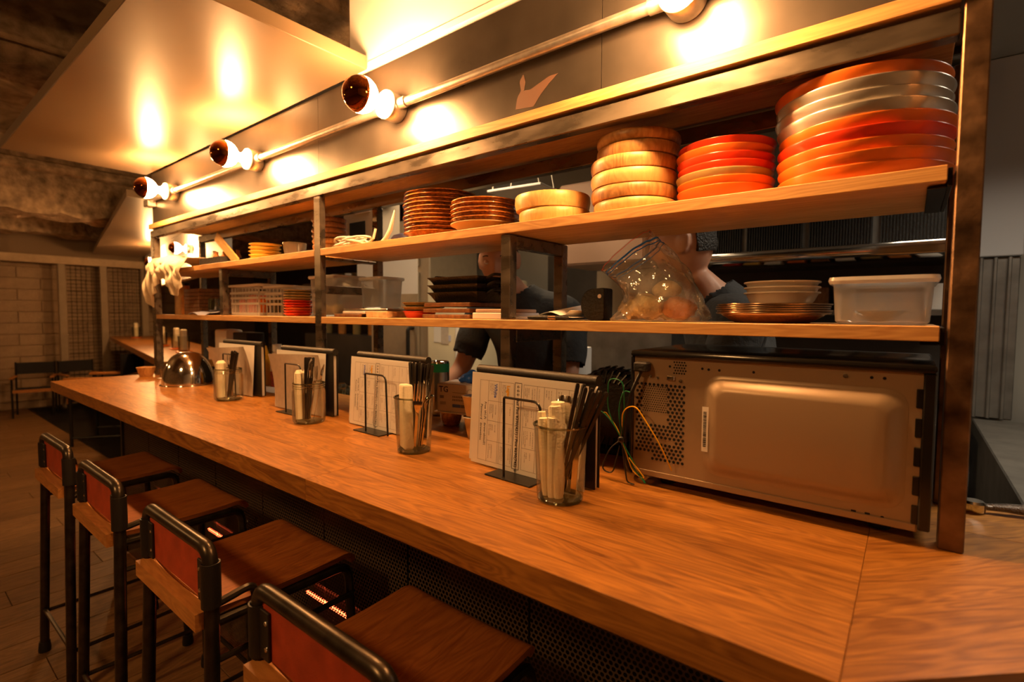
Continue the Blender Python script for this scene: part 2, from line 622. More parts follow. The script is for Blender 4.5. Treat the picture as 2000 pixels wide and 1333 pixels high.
b = B()
b.box(-10.2, 2.4, -3.2, 1.31, FZ - 0.2, FZ - 0.012)
floor = struct('floor', b, MT['floor'])
plank_len = 1.5
pm = {}
for i in range(46):
    x0 = -9.4 + i * 0.19
    y = -1.3 - (i * 0.37) % plank_len
    while y < 2.6:
        y0, y1 = max(y, -1.3), min(y + plank_len, 2.6 if x0 < -4.6 else 0.84)
        if y1 - y0 > 0.05 and x0 < -0.6 and len([1]) and not (x0 > -1.5 and y1 < -0.6):
            key = (round(y1 - y0, 3))
            if key not in pm:
                q = B()
                q.box(0.0015, 0.1885, 0.0012, y1 - y0 - 0.0012, -0.012, 0, bev=0.0012)
                pm[key] = q.mesh('plank', 0)
                pm[key].materials.append(MT['floor'])
            ob('plank', pm[key], None, floor, loc=(x0, y0, FZ))
        y += plank_len
b = B()
b.box(-10.2, 2.4, 1.31, 4.6, FZ - 0.2, FZ)
struct('floor_kitchen', b, MT['kitfloor'])

b = B()
b.grid(lambda u, v: Vector((-10.2 + u * 12.6, -3.2 + v * 7.8, 2.78 + 0.035 * math.sin(u * 61) * math.sin(v * 47) + 0.025 * math.sin(u * 133 + v * 91))), 150, 80)
ceiling = struct('ceiling', b, MT['concrete'])
def rough_beam(x0, x1, y0, y1, z0, z1, nm='ceiling_beam', nx=1, mat='beam'):
    q = B()
    n = 70
    rnd = random.Random(int(abs(x0) * 100))
    prof = [(x0, z1), (x0, (z0 + z1) / 2), (x0, z0), ((x0 + x1) / 2, z0), (x1, z0), (x1, (z0 + z1) / 2), (x1, z1)]
    rows = []
    for j in range(n + 1):
        y = y0 + (y1 - y0) * j / n
        rows.append([q.bm.verts.new((x + rnd.uniform(-.018, .018), y, z + (rnd.uniform(-.022, .022) if z < z1 else 0))) for x, z in prof])
    for p_, r_ in zip(rows, rows[1:]):
        for i in range(len(prof) - 1):
            q.bm.faces.new((p_[i], p_[i + 1], r_[i + 1], r_[i]))
    return ob(nm, q, MT[mat], ceiling, smooth=60)
rough_beam(-3.60, -3.36, -3.2, 4.5, 2.46, 2.80)
rough_beam(-6.30, -5.85, -3.2, 4.5, 2.14, 2.80)
rough_beam(-8.7, -8.3, -3.2, 4.5, 2.25, 2.80)
rough_beam(-2.35, -1.75, -3.2, 4.5, 2.42, 2.80)
q = B()
q.tube([(-3.25, -3.0, 2.56), (-3.28, 0.2, 2.55), (-3.30, 1.9, 2.56)], 0.02, 8)
q.tube([(-5.72, -3.0, 2.50), (-5.74, 0.9, 2.50), (-5.74, 2.4, 2.50)], 0.05, 8)
ob('ceiling_pipe', q, MT['beam'], ceiling)

# hanging soffit board over the guests, white board above the fascia
b = B()
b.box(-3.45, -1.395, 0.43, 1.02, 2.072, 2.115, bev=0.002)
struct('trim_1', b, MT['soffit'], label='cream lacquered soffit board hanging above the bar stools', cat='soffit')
b = B()
b.box(-1.51, 0.30, 1.035, 1.25, 2.07, 2.79, bev=0.002)
b.box(-1.512, 0.30, 1.031, 1.036, 2.085, 2.105, bev=0.001)
w2 = struct('wall_above_fascia', b, MT['whitewall'])
q = B()
rnd = random.Random(3)
q.ball((-1.27, 0.99, 2.30), 0.075, 3, (1.0, 0.6, 0.55), lambda p: 1 + 0.22 * math.sin(p.x * 9 + 1) * math.sin(p.y * 8) + 0.15 * math.sin(p.z * 13 + p.x * 5))
ob('insulation_foam', q, simple('sprayed_foam', (0.70, 0.60, 0.44), 0.95, bump=0.6, bscale=60), w2)

# second soffit and fascia further down the room, above the far counter
ang2 = math.atan2(2.169 - 1.391, -9.107 + 4.736)
def far(u, v, z):   # u along the far counter away from camera, v to its kitchen side
    d = Vector((-9.107 + 4.736, 2.169 - 1.391, 0)).normalized()
    n = Vector((-d.y, d.x, 0)) * -1
    return Vector((-4.736, 1.391, 0)) + d * u + n * v + Vector((0, 0, z))
b = B()
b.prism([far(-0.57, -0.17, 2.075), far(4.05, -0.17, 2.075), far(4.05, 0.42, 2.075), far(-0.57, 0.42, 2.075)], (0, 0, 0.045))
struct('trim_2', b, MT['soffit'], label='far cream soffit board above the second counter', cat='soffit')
b = B()
b.prism([far(-0.6, 0.40, 1.62), far(3.9, 0.40, 1.62), far(3.9, 0.46, 1.62), far(-0.6, 0.46, 1.62)], (0, 0, 0.455))
struct('wall_far_fascia', b, MT['whitewall'])

# block wall at the far end of the room
b = B()
b.box(-10.2, -9.45, -3.2, 4.6, FZ, 2.78)
wl = struct('wall_left', b, MT['mortar'])
bm_ = {}
for r in range(13):
    z0 = FZ + 0.10 + r * 0.152
    y = 0.55 - (0.24 if r % 2 else 0)
    while y < 3.5:
        if (round(y, 2)) is not None:
            if 'blk' not in bm_:
                q = B()
                q.box(0, 0.02, 0.004, 0.476, 0.004, 0.148, bev=0.004)
                bm_['blk'] = q.mesh('block', 0)
                bm_['blk'].materials.append(MT['blockwall'])
            ob('block', bm_['blk'], None, wl, loc=(-9.452, y, z0))
        y += 0.48
b = B()
b.box(-10.0, -9.2, -3.0, 0.98, FZ, 2.3, bev=0.01)
struct('wall_far_corner', b, simple('stained_plaster', (0.36, 0.26, 0.16), 0.9, var=0.35, vscale=3))
bt = thing('timber_beam', 'pale timber beam running across the top of the far block wall', 'beam', (-9.05, 1.0, 1.98))
q = B(); q.box(-0.06, 0.06, -4.0, 3.2, -0.05, 0.055, bev=0.004)
ob('beam_body', q, simple('pale_timber', (0.50, 0.38, 0.25), 0.7, var=0.15, vscale=10), bt)
for k, (y, lab) in enumerate(((1.66, 'slim timber post left of the wire mesh screen'), (2.11, 'slim timber post between the two wire mesh screens'), (2.60, 'slim timber post behind the far shelf end'))):
    q = B(); q.box(-0.035, 0.035, -0.04, 0.04, 0, 1.955 - FZ, bev=0.004)
    tag(ob('timber_post', q, simple('pale_post_paint', (0.34, 0.27, 0.19), 0.7, var=0.1, vscale=8), loc=(-9.05, y, FZ)), lab, 'post', 'timber posts at the block wall')
def mesh_screen(y0, y1, lab):
    t = thing('mesh_screen', lab, 'screen', (-9.05, y0, FZ), group='wire mesh screens')
    q = B()
    n = int((y1 - y0) / 0.05)
    for i in range(1, n):
        y = (y1 - y0) * i / n
        q.tube([(0, y, 0.3), (0, y, 1.95)], 0.0026, 4)
    for k in range(33):
        z = 0.3 + k * 0.05
        q.tube([(0.004, 0.01, z), (0.004, y1 - y0 - 0.01, z)], 0.0026, 4)
    ob('wire_grid', q, MT['black'], t, smooth=0)
mesh_screen(1.70, 2.09, 'wire mesh screen left of the middle timber post')
mesh_screen(2.17, 2.56, 'wire mesh screen right of the middle timber post')

# room shell out of view, kitchen walls
b = B(); b.box(-10.2, 2.4, -3.4, -3.2, FZ, 2.8); struct('wall_behind_guests', b, MT['concrete'])
b = B(); b.box(2.2, 2.4, -3.2, 4.6, FZ, 2.8); struct('wall_right', b, MT['whitewall'])
b = B(); b.box(-10.2, 2.4, 4.4, 4.6, FZ, 2.8); struct('wall_kitchen_far', b, MT['kitdark'])
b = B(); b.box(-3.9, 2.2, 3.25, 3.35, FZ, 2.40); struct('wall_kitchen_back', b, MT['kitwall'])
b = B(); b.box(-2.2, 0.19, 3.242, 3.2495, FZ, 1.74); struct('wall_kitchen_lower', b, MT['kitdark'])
b = B(); b.box(-3.9, 2.2, 1.33, 3.3, 2.39, 2.45); struct('ceiling_kitchen', b, MT['kitwall'])

# ================================================================== bar counter
ct = thing('bar_counter', 'long oiled oak bar counter with perforated steel front', 'counter', (-1.8, 0.94, FZ))
def rel(t):
    return -Vector(t.location)
ys = [0.576, 0.70, 0.822, 0.945, 1.065, 1.185, 1.295]
cuts = [[-3.467, -2.26, -1.02, -0.042], [-3.467, -1.77, -0.60, -0.042], [-3.467, -2.72, -1.28, -0.042], [-3.467, -1.95, -0.80, -0.042], [-3.467, -2.45, -1.5, -0.042], [-3.467, -1.7, -0.5, -0.042]]
for k in range(6):
    for a, c in zip(cuts[k], cuts[k][1:]):
        q = B()
        q.box(-(c - a) / 2 + 0.0001, (c - a) / 2 - 0.0001, 0.0001, ys[k + 1] - ys[k] - 0.0001, -0.048, 0, bev=0.0008 if k == 0 else 0.0003)
        ob('counter_board', q, MT['counter'], ct, loc=Vector(((a + c) / 2, ys[k], C)) + rel(ct))
# bent corner piece, its grain runs along the second leg
ca = math.radians(47)
def corner(poly, nm):
    q = B()
    c0 = Vector((0.1, 1.0, 0))
    R = Matrix.Rotation(-ca, 3, 'Z')
    q.prism([R @ (Vector((x, y, 0)) - c0) + Vector((0, 0, -0.048)) for x, y in poly], (0, 0, 0.048), bev=0.0005)
    ob(nm, q, MT['counter_y'], ct, loc=c0 + Vector((0, 0, C)) + rel(ct), rot=(0, 0, ca))
corner([(-0.0415, 0.574), (0.103, 0.712), (0.52, 1.1255), (-0.0415, 1.1255)], 'corner_board')
corner([(-0.0415, 1.1262), (0.52, 1.1262), (0.68, 1.285), (-0.0415, 1.285)], 'corner_board')
q = B(); q.box(-3.40, -0.05, 0.70, 1.27, C - 0.085, C - 0.0485); ob('under_frame', q, MT['black'], ct, loc=rel(ct))
for i in range(9):
    x0 = -3.36 + i * 0.392
    q = B()
    q.face([(0.003, 0, 0), (0.389, 0, 0), (0.389, 0, 0.91), (0.003, 0, 0.91)])
    ob('perforated_panel', q, MT['perf'], ct, loc=Vector((x0, 0.85, FZ)) + rel(ct), smooth=0)
q = B(); q.box(-3.38, 0.2, 1.16, 1.18, 0, 0.90); ob('back_panel', q, MT['black'], ct, loc=Vector((0, 0, FZ)) + rel(ct))
q = B(); q.box(-3.385, -3.36, 0.84, 1.17, 0, 0.90, bev=0.003); ob('end_panel', q, MT['black'], ct, loc=Vector((0, 0, FZ)) + rel(ct))
q = B(); q.box(0.17, 0.195, 0.85, 1.17, 0, 0.90, bev=0.003); ob('end_panel', q, MT['black'], ct, loc=Vector((0, 0, FZ)) + rel(ct))

# quartz heaters standing behind the perforated front
def heater(x, lab):
    t = thing('quartz_heater', lab, 'heater', (x, 0.97, FZ), group='heaters behind the perforated front')
    q = B(); q.box(-0.17, 0.17, 0.0, 0.05, 0.0, 0.44, bev=0.006); ob('housing', q, MT['black'], t)
    q = B(); q.grid(lambda u, v: Vector((-0.16 + 0.32 * u, -0.045 + 0.044 * math.sin(v * math.pi), 0.24 + 0.16 * v)), 2, 8); ob('reflector', q, MT['black'], t)
    for z in (0.33,):
        q = B(); q.tube([(-0.14, -0.03, z), (0.14, -0.03, z)], 0.006, 8); ob('heating_rod', q, MT['heat'], t)
heater(-1.52, 'glowing red quartz heater seen below the second stool from the right')
heater(-2.36, 'glowing red quartz heater seen below the third stool from the right')
heater(-3.10, 'faint red quartz heater behind the farthest stool')

# ================================================================== steel shelf rack over the counter
rk = thing('shelf_rack', 'tall raw steel shelf rack standing on the bar counter', 'rack', (-1.66, 1.15, C))
def rbox(nm, x0, x1, y0, y1, z0, z1, mat='tube', bev=0.002, par=None):
    q = B()
    c0 = Vector(((x0 + x1) / 2, (y0 + y1) / 2, (z0 + z1) / 2))
    q.box(x0 - c0.x, x1 - c0.x, y0 - c0.y, y1 - c0.y, z0 - c0.z, z1 - c0.z, bev=bev)
    return ob(nm, q, MT[mat], par or rk, loc=c0 + rel(rk))
YB = 1.29
rbox('post', 0.0445, 0.076, YF, YF + 0.035, C, 1.795, 'post')
rbox('post', 0.046, 0.076, YB - 0.03, YB, C, 1.76, 'post')
rbox('post', -1.708, -1.668, YF, YF + 0.022, C, 1.712)
rbox('post', -1.700, -1.670, YB - 0.03, YB, C, 1.712)
rbox('post', -3.40, -3.355, YF, YF + 0.035, C, 1.712)
rbox('post', -3.40, -3.37, YB - 0.03, YB, C, 1.712)
rbox('post', -0.835, -0.805, YF + 0.001, YF + 0.031, C, 1.256)
rbox('post', -0.835, -0.805, YF + 0.001, YF + 0.031, LS + 0.001, US - 0.026)
rbox('post', -0.835, -0.805, YB - 0.03, YB, C, US - 0.026)
rbox('post', -2.56, -2.53, YF + 0.02, YF + 0.05, LS + 0.001, US - 0.026)
rbox('post', -2.56, -2.53, YB - 0.03, YB, C, US - 0.026)
rbox('crossbar', -0.835, -0.805, YF + 0.032, YB - 0.031, US - 0.058, US - 0.027)
rbox('crossbar', -0.835, -0.805, YF + 0.032, YB - 0.031, 1.222, 1.256)
rbox('crossbar', -1.700, -1.670, YF + 0.024, YB - 0.031, 1.365, 1.395)
rbox('crossbar', -1.700, -1.670, YF + 0.024, YB - 0.031, US - 0.036, US - 0.026)
rbox('crossbar', -2.56, -2.53, YF + 0.051, YB - 0.031, US - 0.058, US - 0.027)
rbox('top_rail', -3.40, 0.041, YF, YF + 0.03, 1.713, 1.752)
rbox('top_rail', -3.40, 0.041, YB - 0.03, YB, 1.713, 1.752)
for z in (US, LS):
    rbox('bracket', 0.0355, 0.0415, YF + 0.01, YB - 0.02, z - 0.030, z - 0.002, 'black', 0.001)
    rbox('bracket', 0.012, 0.0352, YF + 0.02, YB - 0.02, z - 0.030, z - 0.0262, 'black', 0.001)
def board(x0, x1, z, lab, y0=YF, y1=YB, th=0.0235):
    q = B()
    q.box(-(x1 - x0) / 2, (x1 - x0) / 2, -(y1 - y0) / 2, (y1 - y0) / 2, -th, 0, bev=0.0012)
    return tag(ob('shelf_board', q, MT['pine'], loc=((x0 + x1) / 2, (y0 + y1) / 2, z)), lab, 'shelf')
board(-1.666, 0.035, US, 'upper pine shelf board carrying the stacked trays, right bay', YF - 0.002, 1.288)
board(-3.352, -1.710, US, 'upper pine shelf board carrying the towel, left bay', YF + 0.002, 1.288)
board(-1.666, 0.035, LS, 'lower pine shelf board above the microwave, right bay', YF - 0.002, 1.288)
board(-3.352, -1.710, LS, 'lower pine shelf board carrying the white basket, left bay', YF + 0.002, 1.288)
board(-3.40, 0.041, 1.786, 'topmost thin wood board below the steel fascia', YF - 0.006, YB, 0.026)

# dark steel fascia above the rack
fs = thing('steel_fascia', 'blackened steel fascia panel with lamps above the shelves', 'fascia', (-1.66, 1.1, 1.787))
xs = [-3.40, -1.695, -0.56, 0.041]
for a, c in zip(xs, xs[1:]):
    q = B(); q.box(a + 0.0008, c - 0.0008, 1.028, 1.031, 1.787, 2.068)
    ob('steel_sheet', q, MT['fascia'], fs, loc=rel(fs))
q = B(); q.box(-3.40, 0.075, 1.28, 1.288, 1.787, 2.068); ob('light_block_sheet', q, MT['fascia'], fs, loc=rel(fs))  # unseen sheet on the kitchen side, added to block light
q = B(); q.box(0.042, 0.076, 1.031, 1.28, 1.80, 2.068); ob('end_sheet', q, MT['post'], fs, loc=rel(fs))
q = B(); q.box(-3.40, -3.396, 1.031, 1.28, 1.787, 2.068); ob('end_sheet', q, MT['fascia'], fs, loc=rel(fs))
q = B()
pts = [(-0.80, 1.808), (-0.795, 1.835), (-0.783, 1.85), (-0.788, 1.872), (-0.776, 1.888), (-0.770, 1.868), (-0.774, 1.848), (-0.755, 1.845), (-0.70, 1.862), (-0.675, 1.862), (-0.70, 1.845), (-0.725, 1.825), (-0.745, 1.802)]
q.prism([(x, 1.0279, z) for x, z in pts], (0, -0.0004, 0)); ob('bare_patch', q, simple('scraped_rust_patch', (0.11, 0.05, 0.028), 0.7), fs, loc=rel(fs), smooth=0)

# conduit and half mirrored lamps
LZ = 1.914
cd = thing('conduit', 'galvanised conduit pipe running along the steel fascia', 'pipe', (-1.8, 1.0, LZ))
lx = [-0.37, -1.249, -2.13, -3.03]
ends = [0.06] + lx + [-3.33]
for a, c in zip(ends, ends[1:]):
    q = B(); q.tube([(a - 0.045 if a != 0.06 else a, 1.000, LZ), (c + 0.045 if c != -3.33 else c, 1.000, LZ)], 0.0125, 14)
    ob('pipe_length', q, MT['conduit'], cd, loc=rel(cd))
q = B(); q.box(-3.40, -3.33, 0.985, 1.028, LZ - 0.035, LZ + 0.005, bev=0.004); ob('end_box', q, MT['conduit'], cd, loc=rel(cd))
def lamp(loc, rz, lab):
    t = thing('wall_lamp', lab, 'lamp', loc, rz, 'amber half mirrored bulbs on the conduit')
    ax = Vector((0, -1, 0))
    q = B(); q.lathe([(0, 0), (0.039, 0), (0.041, 0.004), (0.041, 0.038), (0.036, 0.046), (0, 0.046)], 28, ax=ax)
    q.lathe([(0, 0), (0.016, 0), (0.016, 0.03), (0, 0.03)], 14, (0.038, -0.028, 0), Vector((1, 0, 0)))
    q.lathe([(0, 0), (0.016, 0), (0.016, 0.03), (0, 0.03)], 14, (-0.038, -0.028, 0), Vector((-1, 0, 0)))
    ob('junction_box', q, MT['conduit'], t)
    q = B(); q.lathe([(0, 0.0465), (0.040, 0.0465), (0.042, 0.050), (0.040, 0.056), (0.030, 0.058), (0.027, 0.066), (0.021, 0.070), (0.019, 0.078), (0, 0.078)], 28, ax=ax); ob('porcelain_socket', q, MT['porcelain'], t)
    cx, R = 0.138, 0.0505
    prof = [(0.0165, 0.0785), (0.0175, 0.086), (0.024, 0.094)]
    a = -0.95
    while a < 0.02:
        prof.append((R * math.cos(a), cx + R * math.sin(a))); a += 0.12
    prof.append((R * math.cos(0.08), cx + R * math.sin(0.08)))
    bl = B(); bl.lathe(prof, 28, ax=ax)
    blo = ob('bulb', bl, MT['bulblit'], t)
    cap = B(); cap.lathe([(R * math.cos(0.08) + 0.0003 - (0.0 if k else 0.0), cx + R * math.sin(0.08)) if k == 0 else (R * math.cos(0.08 + (math.pi / 2 - 0.08) * k / 12), cx + R * math.sin(0.08 + (math.pi / 2 - 0.08) * k / 12)) for k in range(13)], 32, ax=ax)
    ob('mirrored_cap', cap, MT['amber'], blo)
for x, lab in zip(lx, ('amber tipped bulb at the upper right, cut by the frame', 'largest fully visible amber tipped bulb on the fascia', 'middle amber tipped bulb of the visible row', 'farthest amber tipped bulb at the fascia end')):
    lamp((x, 1.027, LZ), 0, lab)
for u, lab in ((0.55, 'amber tipped bulb glowing through the shelf far end'), (2.3, 'small distant bulb left of the shelf rack')):
    p = far(u, 0.40, 1.87)
    lamp(p, ang2 + math.pi, lab)

# ================================================================== bar stools
def stool_parts(t):
    hw, yb, yf = 0.178, -0.145, 0.165
    zs, zt = 0.684 - FZ, 0.822 - FZ
    R = 0.0145
    # back legs joined by the top bar
    q = B()
    sp = 0.022
    q.tube(fillet([(-hw - sp, yb - 0.02, 0.02), (-hw, yb, zs), (-hw, yb, zt), (hw, yb, zt), (hw, yb, zs), (hw + sp, yb - 0.02, 0.02)], 0.035, 6), R, 12)
    ob('back_frame', q, MT['stooltube'], t)
    for s in (-1, 1):
        q = B()
        q.tube(fillet([(s * (hw - 0.012), yb + 0.012, zs - 0.022), (s * (hw - 0.012), yf + 0.012, zs - 0.022), (s * (hw + 0.012), yf + 0.03, 0.02)], 0.035, 6), 0.0115, 10)
        ob('front_leg', q, MT['stooltube'], t)
        q = B()
        q.tube(fillet([(s * hw, yb + 0.012, zs + 0.022), (s * hw, yb + 0.085, zs + 0.034), (s * hw, yb + 0.088, zs - 0.03)], 0.022, 5), 0.0085, 8)
        ob('side_hoop', q, MT['stooltube'], t)
        for z in (0.62, 0.16):
            k = 1 - z / zs
            q = B(); q.tube([(s * (hw + sp * k), yb - 0.02 * k, z), (s * (hw + 0.012 * k), yf + 0.012 + 0.018 * k, z)], 0.007, 8)
            ob('stretcher', q, MT['stooltube'], t)
        for y, x in ((yb - 0.02, hw + sp), (yf + 0.03, hw + 0.012)):
            q = B(); q.lathe([(0, 0), (0.019, 0), (0.020, 0.01), (0.017, 0.04), (0.0, 0.04)], 12, (s * x, y, 0)); ob('rubber_foot', q, MT['rubber'], t)
        # black leather sleeve with rivets
        q = B(); q.lathe([(0.0155, zs + 0.022), (0.0185, zs + 0.022), (0.0185, zs + 0.112), (0.0155, zs + 0.112)], 16, (s * hw, yb, 0))
        q.box(s * hw - s * 0.045 if s > 0 else s * hw + 0.012, s * hw - s * 0.012 if s > 0 else s * hw + 0.045, yb - 0.008, yb - 0.003, zs + 0.024, zs + 0.110, bev=0.001)
        sl = ob('leather_sleeve', q, MT['blackleather'], t)
        for z in (zs + 0.045, zs + 0.09):
            q = B(); q.lathe([(0.004, 0), (0.0035, 0.0015), (0, 0.0022)], 8, (s * (hw - 0.036), yb - 0.008, z), Vector((0, -1, 0))); ob('rivet', q, MT['chrome'], sl)
    q = B(); q.box(-hw + 0.012, hw - 0.012, yb - 0.0025, yb + 0.002, zs + 0.024, zt - 0.012, bev=0.001); ob('leather_back', q, MT['redleather'], t)
    for z, y, dx in ((0.16, yf + 0.02, 0.01), (0.16, yb - 0.017, 0.016)):
        q = B(); q.tube([(-hw - dx, y, z + 0.01), (hw + dx, y, z + 0.01)], 0.007, 8); ob('stretcher', q, MT['stooltube'], t)
    # wooden rail with a hollowed back edge
    q = B()
    n = 12
    rows = []
    for i in range(n + 1):
        x = -hw + 0.001 + (2 * hw - 0.002) * i / n
        d = 0.016 * (1 - (x / hw) ** 2)
        rows.append([q.bm.verts.new(p) for p in ((x, yb - 0.030, zs - 0.020), (x, yb + 0.006 - d * 0.6, zs - 0.020), (x, yb + 0.006 - d * 0.6, zs + 0.016), (x, yb - 0.030, zs + 0.016))])
    for p_, r_ in zip(rows, rows[1:]):
        for k in range(4):
            q.bm.faces.new((p_[k], p_[(k + 1) % 4], r_[(k + 1) % 4], r_[k]))
    q.bm.faces.new(rows[0]); q.bm.faces.new(rows[-1][::-1])
    ob('wooden_rail', q, MT['rail_wood'], t, smooth=20)
    # moulded plywood seat with a rolled front lip
    q = B()
    prof = []
    for i in range(19):
        s_ = i / 18
        y = -0.135 + 0.30 * min(s_, 0.78) / 0.78
        z = 0.006 * (1 - math.sin(min(1, s_ * 1.25) * math.pi)) - 0.0
        if s_ > 0.78:
            a = (s_ - 0.78) / 0.22 * 1.35
            y = 0.165 + 0.042 * math.sin(a)
            z = z - 0.042 * (1 - math.cos(a))
        prof.append((y, z))
    hx = 0.17
    rows = []
    for j, (y, z) in enumerate(prof):
        e = max(0, (j - 12) / 6)
        w = hx - 0.014 * e ** 3
        rows.append([q.bm.verts.new((-w + 2 * w * i / 8, y, zs + z + 0.003 * ((i - 4) / 4) ** 2)) for i in range(9)])
    for p_, r_ in zip(rows, rows[1:]):
        for i in range(8):
            q.bm.faces.new((p_[i], p_[i + 1], r_[i + 1], r_[i]))
    q.bm.normal_update()
    bmesh.ops.solidify(q.bm, geom=list(q.bm.faces), thickness=0.012)
    ob('seat', q, MT['seat'], t)

sx = [(-0.690, 0.548, 0.0), (-1.262, 0.553, 0.0), (-1.845, 0.550, 0.0), (-2.415, 0.552, 0.01)]
labs = ['nearest bar stool at the bottom edge of the picture', 'second bar stool from the camera with red leather back', 'third bar stool from the camera', 'farthest bar stool, at the left end of the row']
st0 = thing('bar_stool', labs[0], 'stool', (sx[0][0], sx[0][1], FZ), 0, 'bar stools along the counter')
stool_parts(st0)
for (x, y, r), lab in list(zip(sx, labs))[1:]:
    c = copy_tree(st0)
    c.location = (x, y, FZ)
    c.rotation_euler = (0, 0, r)
    c['label'] = lab
# ================================================================== things on the shelves
def plate_mesh(rb, rr, h, th=0.003, lip=0.0, nm='plate', seg=48, mat='glaze', foot=0.0, wob=None):
    q = B()
    pr = [(0, 0)]
    if foot:
        pr += [(rb - 0.006, 0), (rb, 0.001), (rb + 0.001, foot)]
    else:
        pr += [(rb, 0)]
    pr += [(rb + (rr - rb) * 0.55, foot + (h - foot) * 0.45), (rr - lip, h - 0.004), (rr, h - 0.0028), (rr + 0.0006, h - 0.0014), (rr, h), (rr - lip - th, h - 0.001), (rb - th, foot + th), (0, foot + th)]
    q.lathe(pr, seg, wob=wob)
    me = q.mesh(nm, 50)
    me.materials.append(MT[mat])
    return me


def stack(nm, cat, grp, base, spec, labf):
    """spec: list of (mesh, rise, dx, dy)"""
    x, y, z = base
    n = len(spec)
    for i, (me, rise, dx, dy) in enumerate(spec):
        o = ob(nm, me, None, loc=(x + dx, y + dy, z), rot=(0, 0, random.uniform(0, 6)))
        tag(o, labf(i, n), cat, grp)
        z += rise
    return z


ORD = ['lowest', 'second', 'third', 'fourth', 'fifth', 'sixth', 'seventh', 'eighth', 'ninth', 'tenth', 'eleventh', 'twelfth']
def nth(i, n):
    return 'topmost' if i == n - 1 else ('lowest' if i == 0 else ORD[i] + ' from the bottom')


# big round trays at the right end
T = {k: plate_mesh(0.127, 0.136, 0.0235, 0.004, nm='round_tray', mat=k, seg=64) for k in ('orangelac', 'redlac', 'silver')}
cols = ['orangelac', 'orangelac', 'orangelac', 'redlac', 'orangelac', 'silver', 'silver', 'silver', 'orangelac']
cn = {'orangelac': 'orange', 'redlac': 'red', 'silver': 'silver', 'olive': 'olive'}
stack('round_tray', 'tray', 'large trays by the right post', (-0.086, 1.152, US + 0.0002), [(T[c], 0.0197, (-0.006 if i > 5 else 0.0) + 0.002 * math.sin(i * 2.1), 0.002 * math.cos(i * 3)) for i, c in enumerate(cols)],
      lambda i, n: f'large round {cn[cols[i]]} tray, {nth(i, n)} of the stack at the right post')
# red lacquer bowls
Bw = {k: plate_mesh(0.080, 0.0965, 0.034, 0.004, nm='lacquer_bowl', mat=k, seg=56) for k in ('orangelac', 'redlac', 'olive')}
cols2 = ['orangelac', 'orangelac', 'olive', 'redlac', 'redlac', 'orangelac', 'redlac']
stack('lacquer_bowl', 'bowl', 'lacquer bowls on the upper shelf', (-0.3265, 1.150, US + 0.0002), [(Bw[c], 0.0152, 0.0015 * math.sin(i * 2.3), 0.002 * math.cos(i * 2)) for i, c in enumerate(cols2)],
      lambda i, n: f'{cn[cols2[i]]} lacquer bowl, {nth(i, n)} of the stack beside the tall wooden bowls')
# turned wooden bowls
def wbowl(r, h, mat):
    q = B()
    q.lathe([(0, 0), (r - 0.012, 0), (r - 0.004, 0.003), (r, h * 0.55), (r - 0.001, h - 0.003), (r - 0.003, h), (r - 0.010, h - 0.001), (r - 0.013, 0.010), (0, 0.008)], 56)
    me = q.mesh('wooden_bowl', 50)
    me.materials.append(MT[mat])
    return me
tall = [(wbowl(0.096, 0.030, 'bowl_light'), 0.0303, 0.002, 0), (wbowl(0.100, 0.030, 'bowl_dark'), 0.0303, -0.001, 0), (wbowl(0.100, 0.033, 'bowl_light'), 0.0333, -0.002, 0), (wbowl(0.1005, 0.031, 'bowl_dark'), 0.0313, -0.002, 0), (wbowl(0.096, 0.028, 'bowl_dark'), 0.0283, 0.006, 0.004), (wbowl(0.096, 0.026, 'bowl_dark'), 0.0263, 0.006, 0.004)]
wn = ['pale', 'streaky brown', 'pale', 'brown', 'shaded brown', 'shaded brown']
stack('wooden_bowl', 'bowl', 'tall stack of turned wooden bowls', (-0.524, 1.131, US + 0.0002), tall, lambda i, n: f'{wn[i]} wooden bowl, {nth(i, n)} of the tall six bowl stack')
stack('wooden_bowl', 'bowl', 'short stack of turned wooden bowls', (-0.75, 1.128, US + 0.0002), [(wbowl(0.094, 0.036, 'bowl_light'), 0.0363, 0.005, 0), (wbowl(0.099, 0.040, 'bowl_light'), 0.04, -0.003, 0)],
      lambda i, n: ['lower', 'upper'][i] + ' honey coloured wooden bowl of the short pair')
# brown glazed plates
wv = lambda a, z: 1 + 0.004 * math.sin(a * 5) + 0.003 * math.sin(a * 9 + 1)
pm1 = plate_mesh(0.085, 0.117, 0.0155, 0.005, 0.012, 'glazed_plate', mat='glaze', wob=wv)
pm1b = plate_mesh(0.078, 0.117, 0.026, 0.005, 0.012, 'glazed_plate', mat='glaze', foot=0.006, wob=wv)
pm2 = plate_mesh(0.07, 0.099, 0.0155, 0.005, 0.012, 'glazed_plate', mat='glaze', wob=wv)
pm2b = plate_mesh(0.06, 0.099, 0.028, 0.005, 0.010, 'glazed_plate', mat='glazefoot', foot=0.004, wob=wv)
stack('glazed_plate', 'plate', 'brown plates, taller stack', (-1.207, 1.160, US + 0.0002), [(pm1b, 0.0235, 0, 0)] + [(pm1, 0.0121, 0.003 * math.sin(i * 1.7), 0.002 * math.cos(i * 2.7)) for i in range(10)],
      lambda i, n: f'brown glazed plate, {nth(i, n)} of the taller plate stack')
stack('glazed_plate', 'plate', 'brown plates, shorter stack', (-0.985, 1.124, US + 0.0002), [(pm2b, 0.0255, 0, 0)] + [(pm2, 0.0124, 0.003 * math.sin(i * 1.9), 0.0015 * math.cos(i * 2.7)) for i in range(5)],
      lambda i, n: f'brown glazed plate, {nth(i, n)} of the shorter plate stack')
